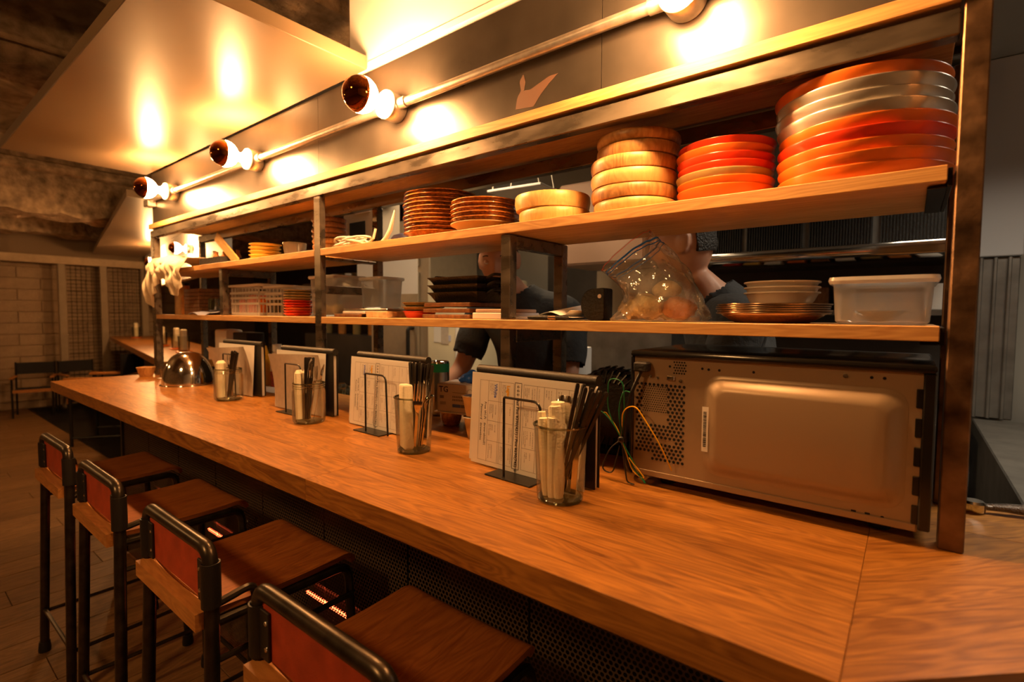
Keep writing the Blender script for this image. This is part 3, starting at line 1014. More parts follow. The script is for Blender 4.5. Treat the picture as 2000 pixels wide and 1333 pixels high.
# left bay, upper shelf
ypm = plate_mesh(0.05, 0.068, 0.017, 0.004, 0.006, 'yellow_plate', mat='yellowc', seg=40)
stack('yellow_plate', 'plate', 'yellow plates in the left bay', (-2.352, 1.150, US + 0.0002), [(ypm, 0.0165, 0.006 * (i == 4), 0) for i in range(5)], lambda i, n: f'small yellow plate, {nth(i, n)} of the yellow stack')
q = B(); q.lathe([(0, 0), (0.040, 0), (0.049, 0.075), (0.047, 0.075), (0.038, 0.003), (0, 0.003)], 48, wob=lambda a, z: 1 + 0.015 * math.sin(a * 24))
tag(ob('ribbed_bowl', q, MT['plastic'], loc=(-2.135, 1.175, US + 0.0005)), 'ribbed frosted bowl beside the yellow plates', 'bowl')
wl_ = [(wbowl(0.060, 0.022, 'bowl_light'), 0.0223, -0.006, 0)] + [(wbowl(0.066 + 0.002 * (i % 2), 0.021, 'brownwood' if i > 1 else 'bowl_dark'), 0.0213, 0.003 * math.sin(i * 2), 0) for i in range(6)]
stack('wooden_bowl', 'bowl', 'wooden bowls behind the middle post', (-1.865, 1.175, US + 0.0002), wl_, lambda i, n: f'brown wooden bowl, {nth(i, n)} of the stack behind the middle post')
# towel over the far shelf end
def towel(u, v):
    x = -3.335 + 0.50 * u
    s = v
    fold = 0.018 * math.sin(u * 21 + 2 * math.sin(v * 5)) + 0.010 * math.sin(u * 37 + v * 6)
    L1 = 0.26
    if s < 0.5:
        k = s / 0.5
        y = 1.22 - (1.22 - 0.985) * k
        z = US + 0.022 + 0.050 * math.sin(k * 2.6) * (0.55 + 0.45 * math.sin(u * 5.2 + 0.7)) + 0.3 * fold + 0.006
        z = max(z, US + 0.004)
    else:
        k = (s - 0.5) / 0.5
        y = 0.985 - 0.010 * math.sin(k * 3) - abs(fold) * 0.9
        drop = 0.115 + 0.045 * math.sin(u * 9 + 0.4) + (0.055 if u < 0.13 else 0)
        z = US + 0.020 + 0.012 * math.sin(u * 5.2) * (1 - k) - drop * k * 1.05
        x += 0.012 * math.sin(u * 11) * k
    return Vector((x, y, z))
q = B(); q.grid(towel, 44, 36, 0.003)
tag(ob('towel', q, MT['cloth'], smooth=80), 'crumpled cream towel draped over the far end of the upper shelf', 'towel')
dt = thing('dark_tray', 'dark tray of small bottles beside the towel', 'tray', (-2.68, 1.13, US + 0.0005))
q = B(); q.box(-0.12, 0.12, -0.09, 0.09, 0, 0.006, bev=0.002)
for a in ((-0.12, 0.12, -0.09, -0.086), (-0.12, 0.12, 0.086, 0.09), (-0.12, -0.116, -0.086, 0.086), (0.116, 0.12, -0.086, 0.086)):
    q.box(*a, 0.006, 0.035)
ob('tray_body', q, MT['iron'], dt)
for i, (dx, dy, h) in enumerate(((-0.07, -0.04, 0.07), (-0.02, -0.05, 0.06), (0.03, -0.03, 0.08), (0.07, -0.05, 0.055), (-0.05, 0.03, 0.09), (0.02, 0.035, 0.075))):
    q = B(); q.lathe([(0, 0), (0.014, 0), (0.015, h * 0.6), (0.008, h * 0.8), (0.009, h), (0, h)], 14)
    tag(ob('spice_bottle', q, MT['crust'] if i % 2 else MT['porcelain'], loc=(-2.68 + dx, 1.13 + dy, US + 0.0075)), f'small spice bottle in the dark tray, ' + ['front left', 'front, second from left', 'front, third from left', 'front right', 'rear left', 'rear right'][i], 'bottle', 'bottles in the dark tray')
q = B(); q.box(-0.024, 0.024, -0.004, 0.004, 0, 0.22, bev=0.003)
tag(ob('wooden_paddle', q, MT['bowl_light'], loc=(-2.47, 1.08, US + 0.002), rot=(math.radians(6), math.radians(-52), 0)), 'leaning pale wooden board beside the yellow plates', 'board')
# cord on the right bay, cable end, blue cap
q = B()
pts = []
for i in range(150):
    a = i * 0.42
    pts.append((-1.545 + (0.045 + 0.022 * math.sin(i * 0.31)) * math.cos(a) * 1.5, 1.060 + 0.028 * math.sin(a) + 0.006 * math.sin(i * 0.7), US + 0.006 + 0.028 * (0.5 + 0.5 * math.sin(i * 0.47)) * (0.4 + 0.6 * math.sin(i * 0.021))))
pts += [(-1.44, 1.05, US + 0.006), (-1.41, 1.05, US + 0.02), (-1.40, 1.052, US + 0.05)]
q.tube(pts, 0.0045, 6)
tag(ob('cable_coil', q, MT['cord']), 'tangled white cable coil by the middle post on the upper shelf', 'cable')
q = B(); q.tube([(-1.365, 1.05, US + 0.004), (-1.345, 1.05, US + 0.015), (-1.325, 1.052, US + 0.04), (-1.315, 1.055, US + 0.075), (-1.308, 1.056, US + 0.10)], [0.006, 0.0065, 0.007, 0.005, 0.002], 8)
tag(ob('curling_strap', q, MT['cord']), 'single white strap curling up left of the tall plate stack', 'strap')
q = B(); q.lathe([(0, 0.065), (0.03, 0.055), (0.05, 0.03), (0.055, 0), (0, 0)], 24)
tag(ob('blue_bowl', q, simple('lavender_plastic', (0.30, 0.32, 0.62), 0.4), loc=(-1.478, 1.225, US + 0.0005)), 'pale blue upturned bowl behind the tall plate stack', 'bowl')

# ------------------------------------------------------------------ lower shelf, right bay
mpb = plate_mesh(0.068, 0.092, 0.016, 0.003, 0.004, 'metal_plate', mat='brownwood')
mp_ = plate_mesh(0.082, 0.105, 0.010, 0.0015, 0.010, 'metal_plate', mat='copper')
zt = stack('metal_plate', 'plate', 'worn metal plates on the lower shelf', (-0.226, 1.148, LS + 0.0003), [(mpb, 0.0112, 0, 0)] + [(mp_, 0.0042, 0.002 * math.sin(i * 2), 0) for i in range(5)], lambda i, n: f'wide bronze coloured plate, {nth(i, n)} of the stack below the white bowls')
wbm = plate_mesh(0.046, 0.069, 0.032, 0.003, 0.004, 'white_bowl', mat='ceramic')
stack('white_bowl', 'bowl', 'white bowls on the metal plates', (-0.209, 1.148, zt - 0.003), [(wbm, 0.0105, 0, 0) for i in range(3)], lambda i, n: ['lowest', 'middle', 'topmost'][i] + ' of three white ceramic bowls on the bronze plates')
def tub(name, x0, x1, y0, y1, z0, h, lab, cat, taper=0.007, rad=0.016, lid=True, ribs=0):
    t = thing(name, lab, cat, ((x0 + x1) / 2, (y0 + y1) / 2, z0))
    def ring(w, d, z, r):
        out = []
        for cx, cy, a0 in ((w - r, d - r, 0), (-w + r, d - r, 90), (-w + r, -d + r, 180), (w - r, -d + r, 270)):
            for k in range(6):
                a = math.radians(a0 + 18 * k)
                out.append(Vector((cx + r * math.cos(a), cy + r * math.sin(a), z)))
        return out
    W, D = (x1 - x0) / 2, (y1 - y0) / 2
    def loft(rings, cap0=True, cap1=False):
        q = B()
        R = [[q.bm.verts.new(p) for p in r] for r in rings]
        for p_, r_ in zip(R, R[1:]):
            for i in range(len(p_)):
                q.bm.faces.new((p_[i], p_[(i + 1) % len(p_)], r_[(i + 1) % len(p_)], r_[i]))
        if cap0:
            q.bm.faces.new(R[0][::-1])
        if cap1:
            q.bm.faces.new(R[-1])
        return q
    ob('tub_body', loft([ring(W - taper - 0.006, D - taper - 0.006, 0.0003, rad), ring(W - taper, D - taper, 0.006, rad), ring(W - 0.003, D - 0.003, h - 0.010, rad), ring(W, D, h - 0.009, rad), ring(W, D, h - 0.003, rad)]), MT['plastic'], t)
    if lid:
        ob('lid', loft([ring(W + 0.002, D + 0.002, h - 0.012, rad + 0.002), ring(W + 0.0045, D + 0.0045, h - 0.006, rad + 0.003), ring(W + 0.003, D + 0.003, h, rad + 0.002), ring(W - 0.008, D - 0.008, h + 0.001, rad)], False, True), MT['plasticlid'], t)
    return t
tub('plastic_tub', -0.114, 0.031, 1.045, 1.24, LS, 0.082, 'translucent plastic tub with lid at the right end of the lower shelf', 'container')
q = B(); q.lathe([(0, 0.0), (0.022, 0.004), (0.04, 0.018), (0.042, 0.018), (0.023, 0.002), (0, -0.002)][::-1], 24)
tag(ob('steel_ladle_bowl', q, MT['chrome'], loc=(-0.045, 1.10, LS + 0.006)), 'small steel dish inside the right plastic tub', 'dish')
# zip bag of rolls
def bagp(u, v):
    a = u * 2 * math.pi
    cb, cm = Vector((-0.452, 1.105, LS + 0.002)), Vector((-0.527, 1.095, 1.432))
    c = cb.lerp(cm, v ** 1.1) + Vector((0.035 * math.sin(v * math.pi) , 0, 0.012 * v))
    ax = Vector((1, 0, 0)).lerp(Vector((0.80, 0.0, 0.60)), v).normalized()
    ay = Vector((0, 1, 0))
    A = 0.112 * (1 - v) + 0.070 * v - 0.016 * math.sin(v * math.pi) - 0.010 * (v < 0.03)
    Bh = (0.070 * (1 - v) ** 0.7 + 0.030 * v) + 0.010 * math.sin(v * 3.1)
    k = 1 + 0.06 * math.sin(a * 5 + v * 9) * (0.3 + v * (1 - v) * 3) + 0.035 * math.sin(a * 11 - v * 17)
    sq = lambda t: math.copysign(abs(t) ** 0.8, t)
    p = c + ax * (A * k * sq(math.cos(a))) + ay * (Bh * k * sq(math.sin(a)))
    p.z = max(p.z, LS + 0.0015) if v > 0 else LS + 0.0015
    p.y = max(p.y, 1.018)
    return p
bg = thing('zip_bag', 'clear zip bag of bread rolls on the lower shelf', 'bag', (-0.452, 1.105, LS))
q = B(); q.grid(lambda u, v: bagp(u, v) - Vector((-0.452, 1.105, LS)), 56, 26)
q.bm.verts.ensure_lookup_table()
bmesh.ops.remove_doubles(q.bm, verts=q.bm.verts, dist=0.0004)
ob('bag_film', q, MT['bag'], bg, smooth=60)
q = B(); q.tube([bagp(i / 48, 0.90) - Vector((-0.452, 1.105, LS)) for i in range(48)], 0.0022, 5, closed=True)
q.tube([bagp(i / 48, 0.865) - Vector((-0.452, 1.105, LS)) for i in range(48)], 0.0012, 5, closed=True); ob('blue_zip', q, MT['blueplastic'], bg)
q = B(); q.tube([bagp(i / 48, 0.985) - Vector((-0.452, 1.105, LS)) for i in range(48)], 0.0007, 4, closed=True); ob('red_line', q, MT['redlac'], bg)
for i, (x, y, r, m, lab) in enumerate(((-0.508, 1.108, 0.028, 'bread', 'leftmost pale bread roll in the zip bag'), (-0.468, 1.088, 0.036, 'bread', 'largest floury bread roll in the middle of the zip bag'), (-0.395, 1.085, 0.031, 'crust', 'brown crusted roll at the right of the zip bag'), (-0.44, 1.142, 0.030, 'bread', 'floury roll at the rear of the zip bag'))):
    q = B(); q.ball((0, 0, 0), r, 3, (1.12, 0.95, 0.82), lambda p: 1 + 0.12 * math.sin(p.x * 6 + i) * math.sin(p.y * 7 + 1) + 0.07 * math.sin(p.z * 9 + p.x * 5 + i))
    tag(ob('bread_roll', q, MT[m], loc=(x, y, LS + 0.004 + r * 0.80), smooth=80), lab, 'bread', 'rolls in the zip bag')
q = B(); q.ball((0, 0, 0), 0.027, 3, (1.2, 0.9, 0.8), lambda p: 1 + 0.07 * math.sin(p.x * 7) * math.sin(p.y * 6))
tag(ob('bread_roll', q, MT['bread'], loc=(-0.432, 1.108, LS + 0.070), smooth=80), 'small floury roll on top of the others in the zip bag', 'bread', 'rolls in the zip bag')
# black D-shaped speaker, papers, pen, books
sp_ = thing('black_speaker', 'black rounded speaker standing left of the zip bag', 'speaker', (-0.605, 1.085, LS + 0.0005))
q = B()
pts = [(0.03, 0, 0.004), (0.026, 0, 0.0), (-0.002, 0, 0)] + [(-0.004 - 0.030 * math.sin(a), 0, 0.038 - 0.038 * math.cos(a)) for a in [k * math.pi / 12 for k in range(1, 12)]] + [(-0.004, 0, 0.076), (0.027, 0, 0.078), (0.030, 0, 0.074)]
q.prism(pts, (0, 0.045, 0), bev=0.0015); ob('speaker_body', q, MT['iron'], sp_)
q = B(); q.lathe([(0.005, 0), (0.005, 0.0008), (0, 0.0008)], 14, (0.018, 0, 0.058), Vector((0, -1, 0))); ob('pink_dot', q, MT['boxcard'], sp_)
def sheet(name, x0, x1, y0, y1, z, fn, lab, mat='paper', rz=0.0):
    q = B(); cx, cy = (x0 + x1) / 2, (y0 + y1) / 2
    q.grid(lambda u, v: Vector(((x0 - cx) + (x1 - x0) * u, (y0 - cy) + (y1 - y0) * v, fn(u, v))), 20, 8, 0.0005)
    return tag(ob(name, q, MT[mat], loc=(cx, cy, z), rot=(0, 0, rz), smooth=60), lab, 'paper', None)
sheet('paper_sheet', -0.80, -0.63, 1.03, 1.20, LS + 0.004, lambda u, v: 0.003 + 0.034 * math.exp(-((u - 0.62) / 0.20) ** 2) * (0.4 + 0.6 * v), 'folded white paper peaking on the lower shelf')
sheet('paper_sheet', -0.795, -0.645, 1.025, 1.16, LS + 0.0015, lambda u, v: 0.001 + 0.020 * u ** 2 * (0.6 + 0.4 * v), 'curled lower paper under the folded sheet')
sheet('paper_sheet', -0.68, -0.545 - 0.09, 1.03, 1.16, LS + 0.0012, lambda u, v: 0.001 + 0.022 * u ** 1.6, 'lilac edged paper right of the folded sheet')
pn = thing('marker_pen', 'black and silver marker pen lying in front of the papers', 'pen', (-0.69, 1.021, LS + 0.0065), 0.05)
q = B(); q.lathe([(0, -0.06), (0.004, -0.058), (0.006, -0.03), (0.006, 0.0), (0, 0.0)], 14, ax=Vector((1, 0, 0))); ob('barrel', q, MT['iron'], pn)
q = B(); q.lathe([(0.0, 0.0002), (0.0055, 0.0002), (0.0055, 0.022), (0, 0.022)], 14, ax=Vector((1, 0, 0))); ob('grip', q, MT['copper'], pn)
q = B(); q.lathe([(0.0, 0.0222), (0.0055, 0.0222), (0.005, 0.045), (0.002, 0.055), (0, 0.055)], 14, ax=Vector((1, 0, 0))); ob('cap', q, MT['iron'], pn)
def slab(name, x0, x1, y0, y1, z0, z1, mat, lab, cat, group=None, rz=0.0, bev=0.002):
    q = B(); q.box(-(x1 - x0) / 2, (x1 - x0) / 2, -(y1 - y0) / 2, (y1 - y0) / 2, 0, z1 - z0, bev=bev)
    return tag(ob(name, q, MT[mat] if isinstance(mat, str) else mat, loc=((x0 + x1) / 2, (y0 + y1) / 2, z0), rot=(0, 0, rz)), lab, cat, group)
slab('book', -0.962, -0.842, 1.045, 1.20, LS + 0.0003, LS + 0.018, 'boxcard', 'pink book lying left of the steel post', 'book')
slab('book', -0.955, -0.845, 1.05, 1.19, LS + 0.0185, LS + 0.028, 'pinkpaint', 'thin book on top of the pink book', 'book')
# dark wooden trays and iron pans
for k in range(3):
    slab('wooden_tray', -1.185 + 0.004 * k, -0.985, 1.06, 1.24, LS + 0.0004 + k * 0.0175, LS + 0.0004 + k * 0.0175 + 0.012, 'brownwood', f'dark wooden serving tray, {nth(k, 3)} under the iron pans', 'tray', 'trays under the iron pans')
z0 = LS + 0.049
for k in range(3):
    t = thing('iron_pan', ['lowest', 'middle', 'topmost'][k] + ' of three stacked black iron pans', 'pan', (-1.075, 1.150, z0), 0, 'stacked iron pans')
    w, d, h = 0.105, 0.075, 0.030
    q = B()
    R = []
    for W, D, z in ((w - 0.02, d - 0.02, 0.0005), (w - 0.008, d - 0.008, h * 0.7), (w, d, h), (w - 0.004, d - 0.004, h), (w - 0.013, d - 0.013, h * 0.7), (w - 0.024, d - 0.024, 0.004)):
        R.append([q.bm.verts.new((sx_ * W, sy_ * D, z)) for sx_, sy_ in ((-1, -1), (1, -1), (1, 1), (-1, 1))])
    for p_, r_ in zip(R, R[1:]):
        for i in range(4):
            q.bm.faces.new((p_[i], p_[(i + 1) % 4], r_[(i + 1) % 4], r_[i]))
    q.bm.faces.new(R[0][::-1]); q.bm.faces.new(R[-1])
    ob('pan_body', q, MT['iron'], t, smooth=20)
    for s in (-1, 1):
        q = B(); q.tube(fillet([(s * (w - 0.004), -0.03, h - 0.005), (s * (w + 0.018), -0.025, h + 0.006), (s * (w + 0.018), 0.025, h + 0.006), (s * (w - 0.004), 0.03, h - 0.005)], 0.012, 4), 0.0045, 8); ob('handle', q, MT['iron'], t)
    z0 += 0.0225
rb_ = plate_mesh(0.042, 0.055, 0.022, 0.003, 0.004, 'red_dish', mat='redlac')
tag(ob('red_dish', rb_, None, loc=(-1.262, 1.12, LS + 0.0003)), 'bright red dish under the olive plates', 'dish')
op_ = plate_mesh(0.055, 0.068, 0.014, 0.003, 0.004, 'olive_plate', mat='olive')
for k in range(2):
    tag(ob('olive_plate', op_, None, loc=(-1.262, 1.135, LS + 0.0225 + k * 0.0145)), ['lower', 'upper'][k] + ' olive plate resting on the red dish', 'plate', 'olive plates on the red dish')
slab('wooden_board', -1.645, -1.49, 1.05, 1.22, LS + 0.0003, LS + 0.012, 'brownwood', 'brown board lying beside the middle post', 'board')
slab('tablet', -1.60, -1.36, 1.06, 1.22, LS + 0.0215, LS + 0.030, 'steel', 'silver tablet lying across two boxes', 'tablet', rz=0.02)
slab('flat_box', -1.60, -1.47, 1.055, 1.20, LS + 0.0124, LS + 0.0212, 'boxcard', 'thin brown box between board and tablet', 'box')
bx_ = slab('label_box', -1.455, -1.345, 1.05, 1.18, LS + 0.0003, LS + 0.0212, simple('tan_carton', (0.62, 0.42, 0.22), 0.6, var=0.3, vscale=60), 'tan printed box beside the red dish', 'box')
# ------------------------------------------------------------------ lower shelf, left bay
tub('plastic_tub', -1.905, -1.722, 1.10, 1.25, LS, 0.160, 'tall translucent tub left of the middle post', 'container', taper=0.010)
tub('plastic_tub', -1.655, -1.52, 1.16, 1.275, LS + 0.031, 0.118, 'translucent tub right of the middle post', 'container', taper=0.008)
q = B(); q.box(-1.648, -1.525, 1.158, 1.273, 0, 0.0305, bev=0.002); tag(ob('box', q, MT['boxcard'], loc=(0, 0, LS + 0.0002)), 'low carton under the right translucent tub', 'box')
for i, (x, y) in enumerate(((-1.86, 1.15), (-1.81, 1.18), (-1.77, 1.145))):
    q = B(); q.ball((0, 0, 0), 0.026, 2, (1, 1, 0.9), lambda p: 1 + 0.1 * math.sin(p.x * 7 + i) * math.sin(p.y * 8))
    tag(ob('bread_roll', q, MT['bread'], loc=(x, y, LS + 0.028), smooth=80), ['left', 'rear', 'right'][i] + ' roll inside the tall translucent tub', 'bread', 'rolls in the tall tub')
smp = {k: plate_mesh(0.042, 0.055, 0.013, 0.003, 0.003, 'small_plate', mat=k) for k in ('redlac', 'orangelac', 'olive')}
seq = ['redlac'] * 2 + ['orangelac'] + ['redlac'] * 3 + ['olive'] * 4
stack('small_plate', 'plate', 'small plates beside the tall tub', (-2.0, 1.11, LS + 0.0003), [(smp[c], 0.0105, 0.002 * math.sin(i), 0) for i, c in enumerate(seq)], lambda i, n: f'small {cn[seq[i]]} plate, {nth(i, n)} of the ten plate stack')
def basket(x0, x1, y0, y1, h, lab, pitch):
    t = thing('white_basket', lab, 'basket', ((x0 + x1) / 2, (y0 + y1) / 2, LS + 0.0004))
    W, D = (x1 - x0) / 2, (y1 - y0) / 2
    q = B()
    q.box(-W + 0.008, W - 0.008, -D + 0.008, D - 0.008, 0, 0.003)
    for z in (0.004, h * 0.36, h * 0.55, h * 0.72):
        k = z / h * 0.008
        q.box(-W + 0.008 - k, W - 0.008 + k, -D + 0.008 - k, -D + 0.010 - k, z, z + 0.010)
        q.box(-W + 0.008 - k, W - 0.008 + k, D - 0.010 + k, D - 0.008 + k, z, z + 0.010)
        q.box(-W + 0.008 - k, -W + 0.010 - k, -D + 0.008, D - 0.008, z, z + 0.010)
        q.box(W - 0.010 + k, W - 0.008 + k, -D + 0.008, D - 0.008, z, z + 0.010)
    n = int(2 * W / pitch)
    for i in range(n + 1):
        x = -W + 0.01 + (2 * W - 0.02) * i / n
        for s in (-1, 1):
            q.box(x - 0.0016, x + 0.0016, s * (D - 0.006) - 0.001, s * (D - 0.006) + 0.001, 0.003, h - 0.006)
    n = int(2 * D / pitch)
    for i in range(n + 1):
        y = -D + 0.01 + (2 * D - 0.02) * i / n
        for s in (-1, 1):
            q.box(s * (W - 0.006) - 0.001, s * (W - 0.006) + 0.001, y - 0.0016, y + 0.0016, 0.003, h - 0.006)
    o = ob('slatted_wall', q, MT['plasticlid'], t, smooth=0)
    q = B(); q.tube(fillet([(-W, -D, h), (W, -D, h), (W, D, h), (-W, D, h), (-W, -D + 0.03, h)], 0.02, 4), 0.006, 8); ob('rim', q, MT['plasticlid'], t)
basket(-2.52, -2.24, 1.06, 1.25, 0.135, 'white slatted basket of red packets on the lower shelf', 0.016)
basket(-2.225, -2.075, 1.08, 1.25, 0.125, 'pale basket of drinking glasses right of the red packets', 0.03)
for i, (x, y, m) in enumerate(((-2.47, 1.10, 'redlac'), (-2.42, 1.11, 'orangelac'), (-2.37, 1.10, 'redlac'), (-2.31, 1.12, 'orangelac'), (-2.28, 1.17, 'olive'), (-2.44, 1.18, 'redlac'))):
    slab('snack_packet', x - 0.02, x + 0.02, y - 0.012, y + 0.012, LS + 0.006, LS + 0.075 + 0.01 * (i % 3), m, ('red', 'orange', 'olive')[('redlac', 'orangelac', 'olive').index(m)] + ' packet in the slatted basket, ' + ['front far left', 'front second from left', 'front middle', 'front right', 'rear right', 'rear left'][i], 'packet', 'packets in the slatted basket', rz=0.3 * (i - 2), bev=0.004)
gm = None
for i in range(6):
    if gm is None:
        q = B(); q.lathe([(0, 0.002), (0.017, 0.002), (0.020, 0.08), (0.019, 0.08), (0.016, 0.006), (0, 0.006)], 18); gm = q.mesh('drinking_glass'); gm.materials.append(MT['glass'])
    tag(ob('drinking_glass', gm, None, loc=(-2.195 + 0.046 * (i % 3), 1.115 + 0.05 * (i // 3), LS + 0.005)), ['front left', 'front middle', 'front right', 'rear left', 'rear middle', 'rear right'][i] + ' glass in the pale basket', 'glass', 'glasses in the pale basket')
slab('cutting_board', -3.325, -3.22, 1.10, 1.12, LS + 0.0005, LS + 0.165, 'bowl_light', 'upright pale cutting board at the far end of the lower shelf', 'board')
bt_ = thing('dark_bottle', 'dark amber bottle beside the upright cutting board', 'bottle', (-3.165, 1.11, LS + 0.0005))
q = B(); q.lathe([(0, 0), (0.028, 0), (0.030, 0.01), (0.030, 0.09), (0.012, 0.125), (0.012, 0.16), (0, 0.16)], 20); ob('bottle_body', q, MT['crust'], bt_)
q = B(); q.lathe([(0, 0.1605), (0.014, 0.1605), (0.014, 0.175), (0, 0.175)], 16); ob('cap', q, MT['iron'], bt_)
for k in range(7):
    slab('wooden_tray', -3.10, -2.90 + 0.004 * (k % 2), 1.07, 1.23, LS + 0.0004 + k * 0.0196, LS + k * 0.0196 + 0.0192, 'brownwood', f'brown wooden tray, {nth(k, 7)} of the seven stacked in the left bay', 'tray', 'brown trays in the left bay')
q = B(); q.lathe([(0, 0), (0.03, 0), (0.033, 0.01), (0.033, 0.065), (0.030, 0.068), (0.030, 0.07), (0.028, 0.07), (0.030, 0.012), (0, 0.006)], 24)
tag(ob('glass_jar', q, MT['glassrim'], loc=(-2.80, 1.11, LS + 0.017)), 'dark glass jar on the pale blue cloth', 'jar')
q = B(); q.grid(lambda u, v: Vector((-0.14 + 0.28 * u, -0.10 + 0.16 * v, 0.004 + (0.012 if v > 0.3 else 0.012 * v / 0.3) + 0.010 * math.sin(u * 8) * (1 - v) * (1 - v))), 24, 12, 0.002)
tag(ob('blue_cloth', q, MT['bluecloth'], loc=(-2.75, 1.115, LS - 0.001)), 'pale blue folded cloth at the front of the left bay', 'cloth')
# ================================================================== things on the counter
def text_mesh(s, size, mat, bold=0.0):
    cu = bpy.data.curves.new('print', 'FONT')
    cu.body = s
    cu.size = size
    cu.align_x = 'LEFT'
    cu.align_y = 'CENTER'
    cu.offset = bold
    cu.resolution_u = 2
    o = bpy.data.objects.new('print', cu)
    col.objects.link(o)
    bpy.context.view_layer.update()
    me = bpy.data.meshes.new_from_object(o.evaluated_get(bpy.context.evaluated_depsgraph_get()))
    bpy.data.objects.remove(o)
    me.materials.clear()
    me.materials.append(MT[mat])
    return me


def text_on(parent, nm, s, size, mat, loc, mtx, bold=0.0):
    o = ob(nm, text_mesh(s, size, mat, bold), None, parent)
    m = mtx.to_4x4()
    m.translation = Vector(loc)
    o.matrix_local = m
    return o


SIDE = Matrix(((0, 1, 0), (0, 0, -1), (-1, 0, 0)))       # reads downwards on a sheet facing -Y
FRONT = Matrix(((1, 0, 0), (0, 0, -1), (0, 1, 0)))       # reads left to right on a face looking to -Y

# ------------------------------------------------------------------ microwave seen from behind
mx0, mx1, my0, my1, mz0, mz1 = -0.466, 0.035, 1.006, 1.325, 0.957, 1.221
mw = thing('microwave_oven', 'beige backed microwave oven turned around on the counter', 'microwave', ((mx0 + mx1) / 2, 1.15, C))
mr_ = rel(mw)
def mpart(nm, q, mat, par=None, smooth=35):
    return ob(nm, q, MT[mat] if isinstance(mat, str) else mat, par or mw, loc=mr_ if par is None else (0, 0, 0), smooth=smooth)
q = B(); q.box(mx0 + 0.006, mx1 - 0.016, my0 + 0.004, my1 - 0.02, mz0, mz1 - 0.012); bp_ = mpart('back_plate', q, 'mw')
q = B(); q.box(mx0, mx1, my0 - 0.006, my1 - 0.02, mz1 - 0.013, mz1, bev=0.005, seg=2)
q.box(mx0, mx0 + 0.0055, my0 - 0.002, my1 - 0.02, mz0 + 0.03, mz1 - 0.013, bev=0.002)
q.box(mx1 - 0.0155, mx1, my0 - 0.002, my1 - 0.02, mz0 + 0.004, mz1 - 0.013, bev=0.002)
for k in range(5):
    z = mz0 + 0.012 + k * 0.046
    q.box(mx1 - 0.024, mx1 - 0.0152, my0 + 0.0005, my0 + 0.01, z, z + 0.030, bev=0.001)
mpart('cover_shell', q, simple('black_enamel', (0.010, 0.009, 0.008), 0.18))
q = B(); q.box(mx0 + 0.01, mx1, my1 - 0.02, my1, mz0, mz1, bev=0.004); mpart('door', q, 'black')
# raised cavity panel with rounded shoulders
q = B()
bx0, bx1, bz0, bz1 = -0.313, 0.002, 0.984, 1.180
def rrect(ins, r, y):
    out = []
    x0, x1, z0, z1 = bx0 + ins, bx1 - ins, bz0 + ins, bz1 - ins
    for cx, cz, a0 in ((x1 - r, z1 - r, 0), (x0 + r, z1 - r, 90), (x0 + r, z0 + r, 180), (x1 - r, z0 + r, 270)):
        for k in range(7):
            a = math.radians(a0 + 15 * k)
            out.append(q.bm.verts.new((cx + r * math.cos(a), y, cz + r * math.sin(a))))
    return out
R = []
for k in range(9):
    a = k / 8 * math.pi
    s_ = k / 8
    R.append(rrect(0.030 * s_, 0.030 - 0.012 * s_, my0 + 0.0035 - 0.017 * (0.5 - 0.5 * math.cos(a))))
for p_, r_ in zip(R, R[1:]):
    for i in range(len(p_)):
        q.bm.faces.new((p_[i], p_[(i + 1) % len(p_)], r_[(i + 1) % len(p_)], r_[i]))
q.bm.faces.new(R[-1])
bpan = mpart('raised_panel', q, 'mw', smooth=50)
# vent holes
q = B()
yv = my0 + 0.0034
def disc(x, z, r, y=yv, n=8):
    q.bm.faces.new([q.bm.verts.new((x + r * math.cos(2 * math.pi * k / n), y, z + r * math.sin(2 * math.pi * k / n))) for k in range(n)])
row = 0
z = 0.995
while z < 1.158:
    x = -0.452 + (0.0045 if row % 2 else 0)
    while x < -0.352:
        inner = -0.440 < x < -0.388 and 1.092 < z < 1.15
        blank = (-0.435 < x < -0.385 and 1.070 < z < 1.092) or (-0.42 < x < -0.37 and 1.02 < z < 1.035 and row % 2) or (x < -0.42 and z < 1.01)
        if not inner and not blank:
            disc(x, z, 0.0031)
        x += 0.009
    z += 0.0078
    row += 1
for i in range(11):
    for j in range(12):
        disc(-0.4385 + i * 0.0049 + (0.00245 if j % 2 else 0), 1.095 + j * 0.0047, 0.0014, n=6)
for i in range(5):
    for j in range(5):
        disc(-0.374 + i * 0.0052 + (0.0026 if j % 2 else 0), 1.178 + j * 0.0056, 0.0019, n=6)
for x, z in ((-0.383, 1.191), (-0.318, 1.191), (-0.306, 1.190), (-0.286, 1.190), (-0.225, 1.191), (-0.047, 1.196), (-0.030, 1.196), (-0.305, 0.967), (-0.025, 0.969)):
    disc(x, z, 0.0026)
for x in (-0.064, -0.045):
    q.box(x - 0.0035, x + 0.0035, yv - 0.0002, yv, 0.965, 0.972)
mpart('vent_holes', q, 'hole', smooth=0)['kind'] = 'stuff'
q = B()
for x, z in ((-0.083, 1.196), (-0.424, 1.168), (-0.408, 1.166), (-0.36, 1.163)):
    q.lathe([(0.004, 0), (0.0034, 0.002), (0, 0.0025)], 10, (x, my0 + 0.0038, z), Vector((0, -1, 0)))
q.box(-0.388, -0.372, my0 - 0.001, my0 + 0.004, 1.163, 1.172, bev=0.001)
mpart('screws', q, 'chrome')
q = B(); q.box(mx0 + 0.006, mx1 - 0.017, my0 + 0.001, my0 + 0.0038, mz0, mz0 + 0.012, bev=0.001); mpart('bottom_flange', q, 'mw')
q = B(); q.box(-0.3135, -0.3015, my0 - 0.0052, my0 - 0.0048, 1.030, 1.118); lb = mpart('barcode_label', q, 'paper')
lb.rotation_euler = (0, 0, 0)
q = B()
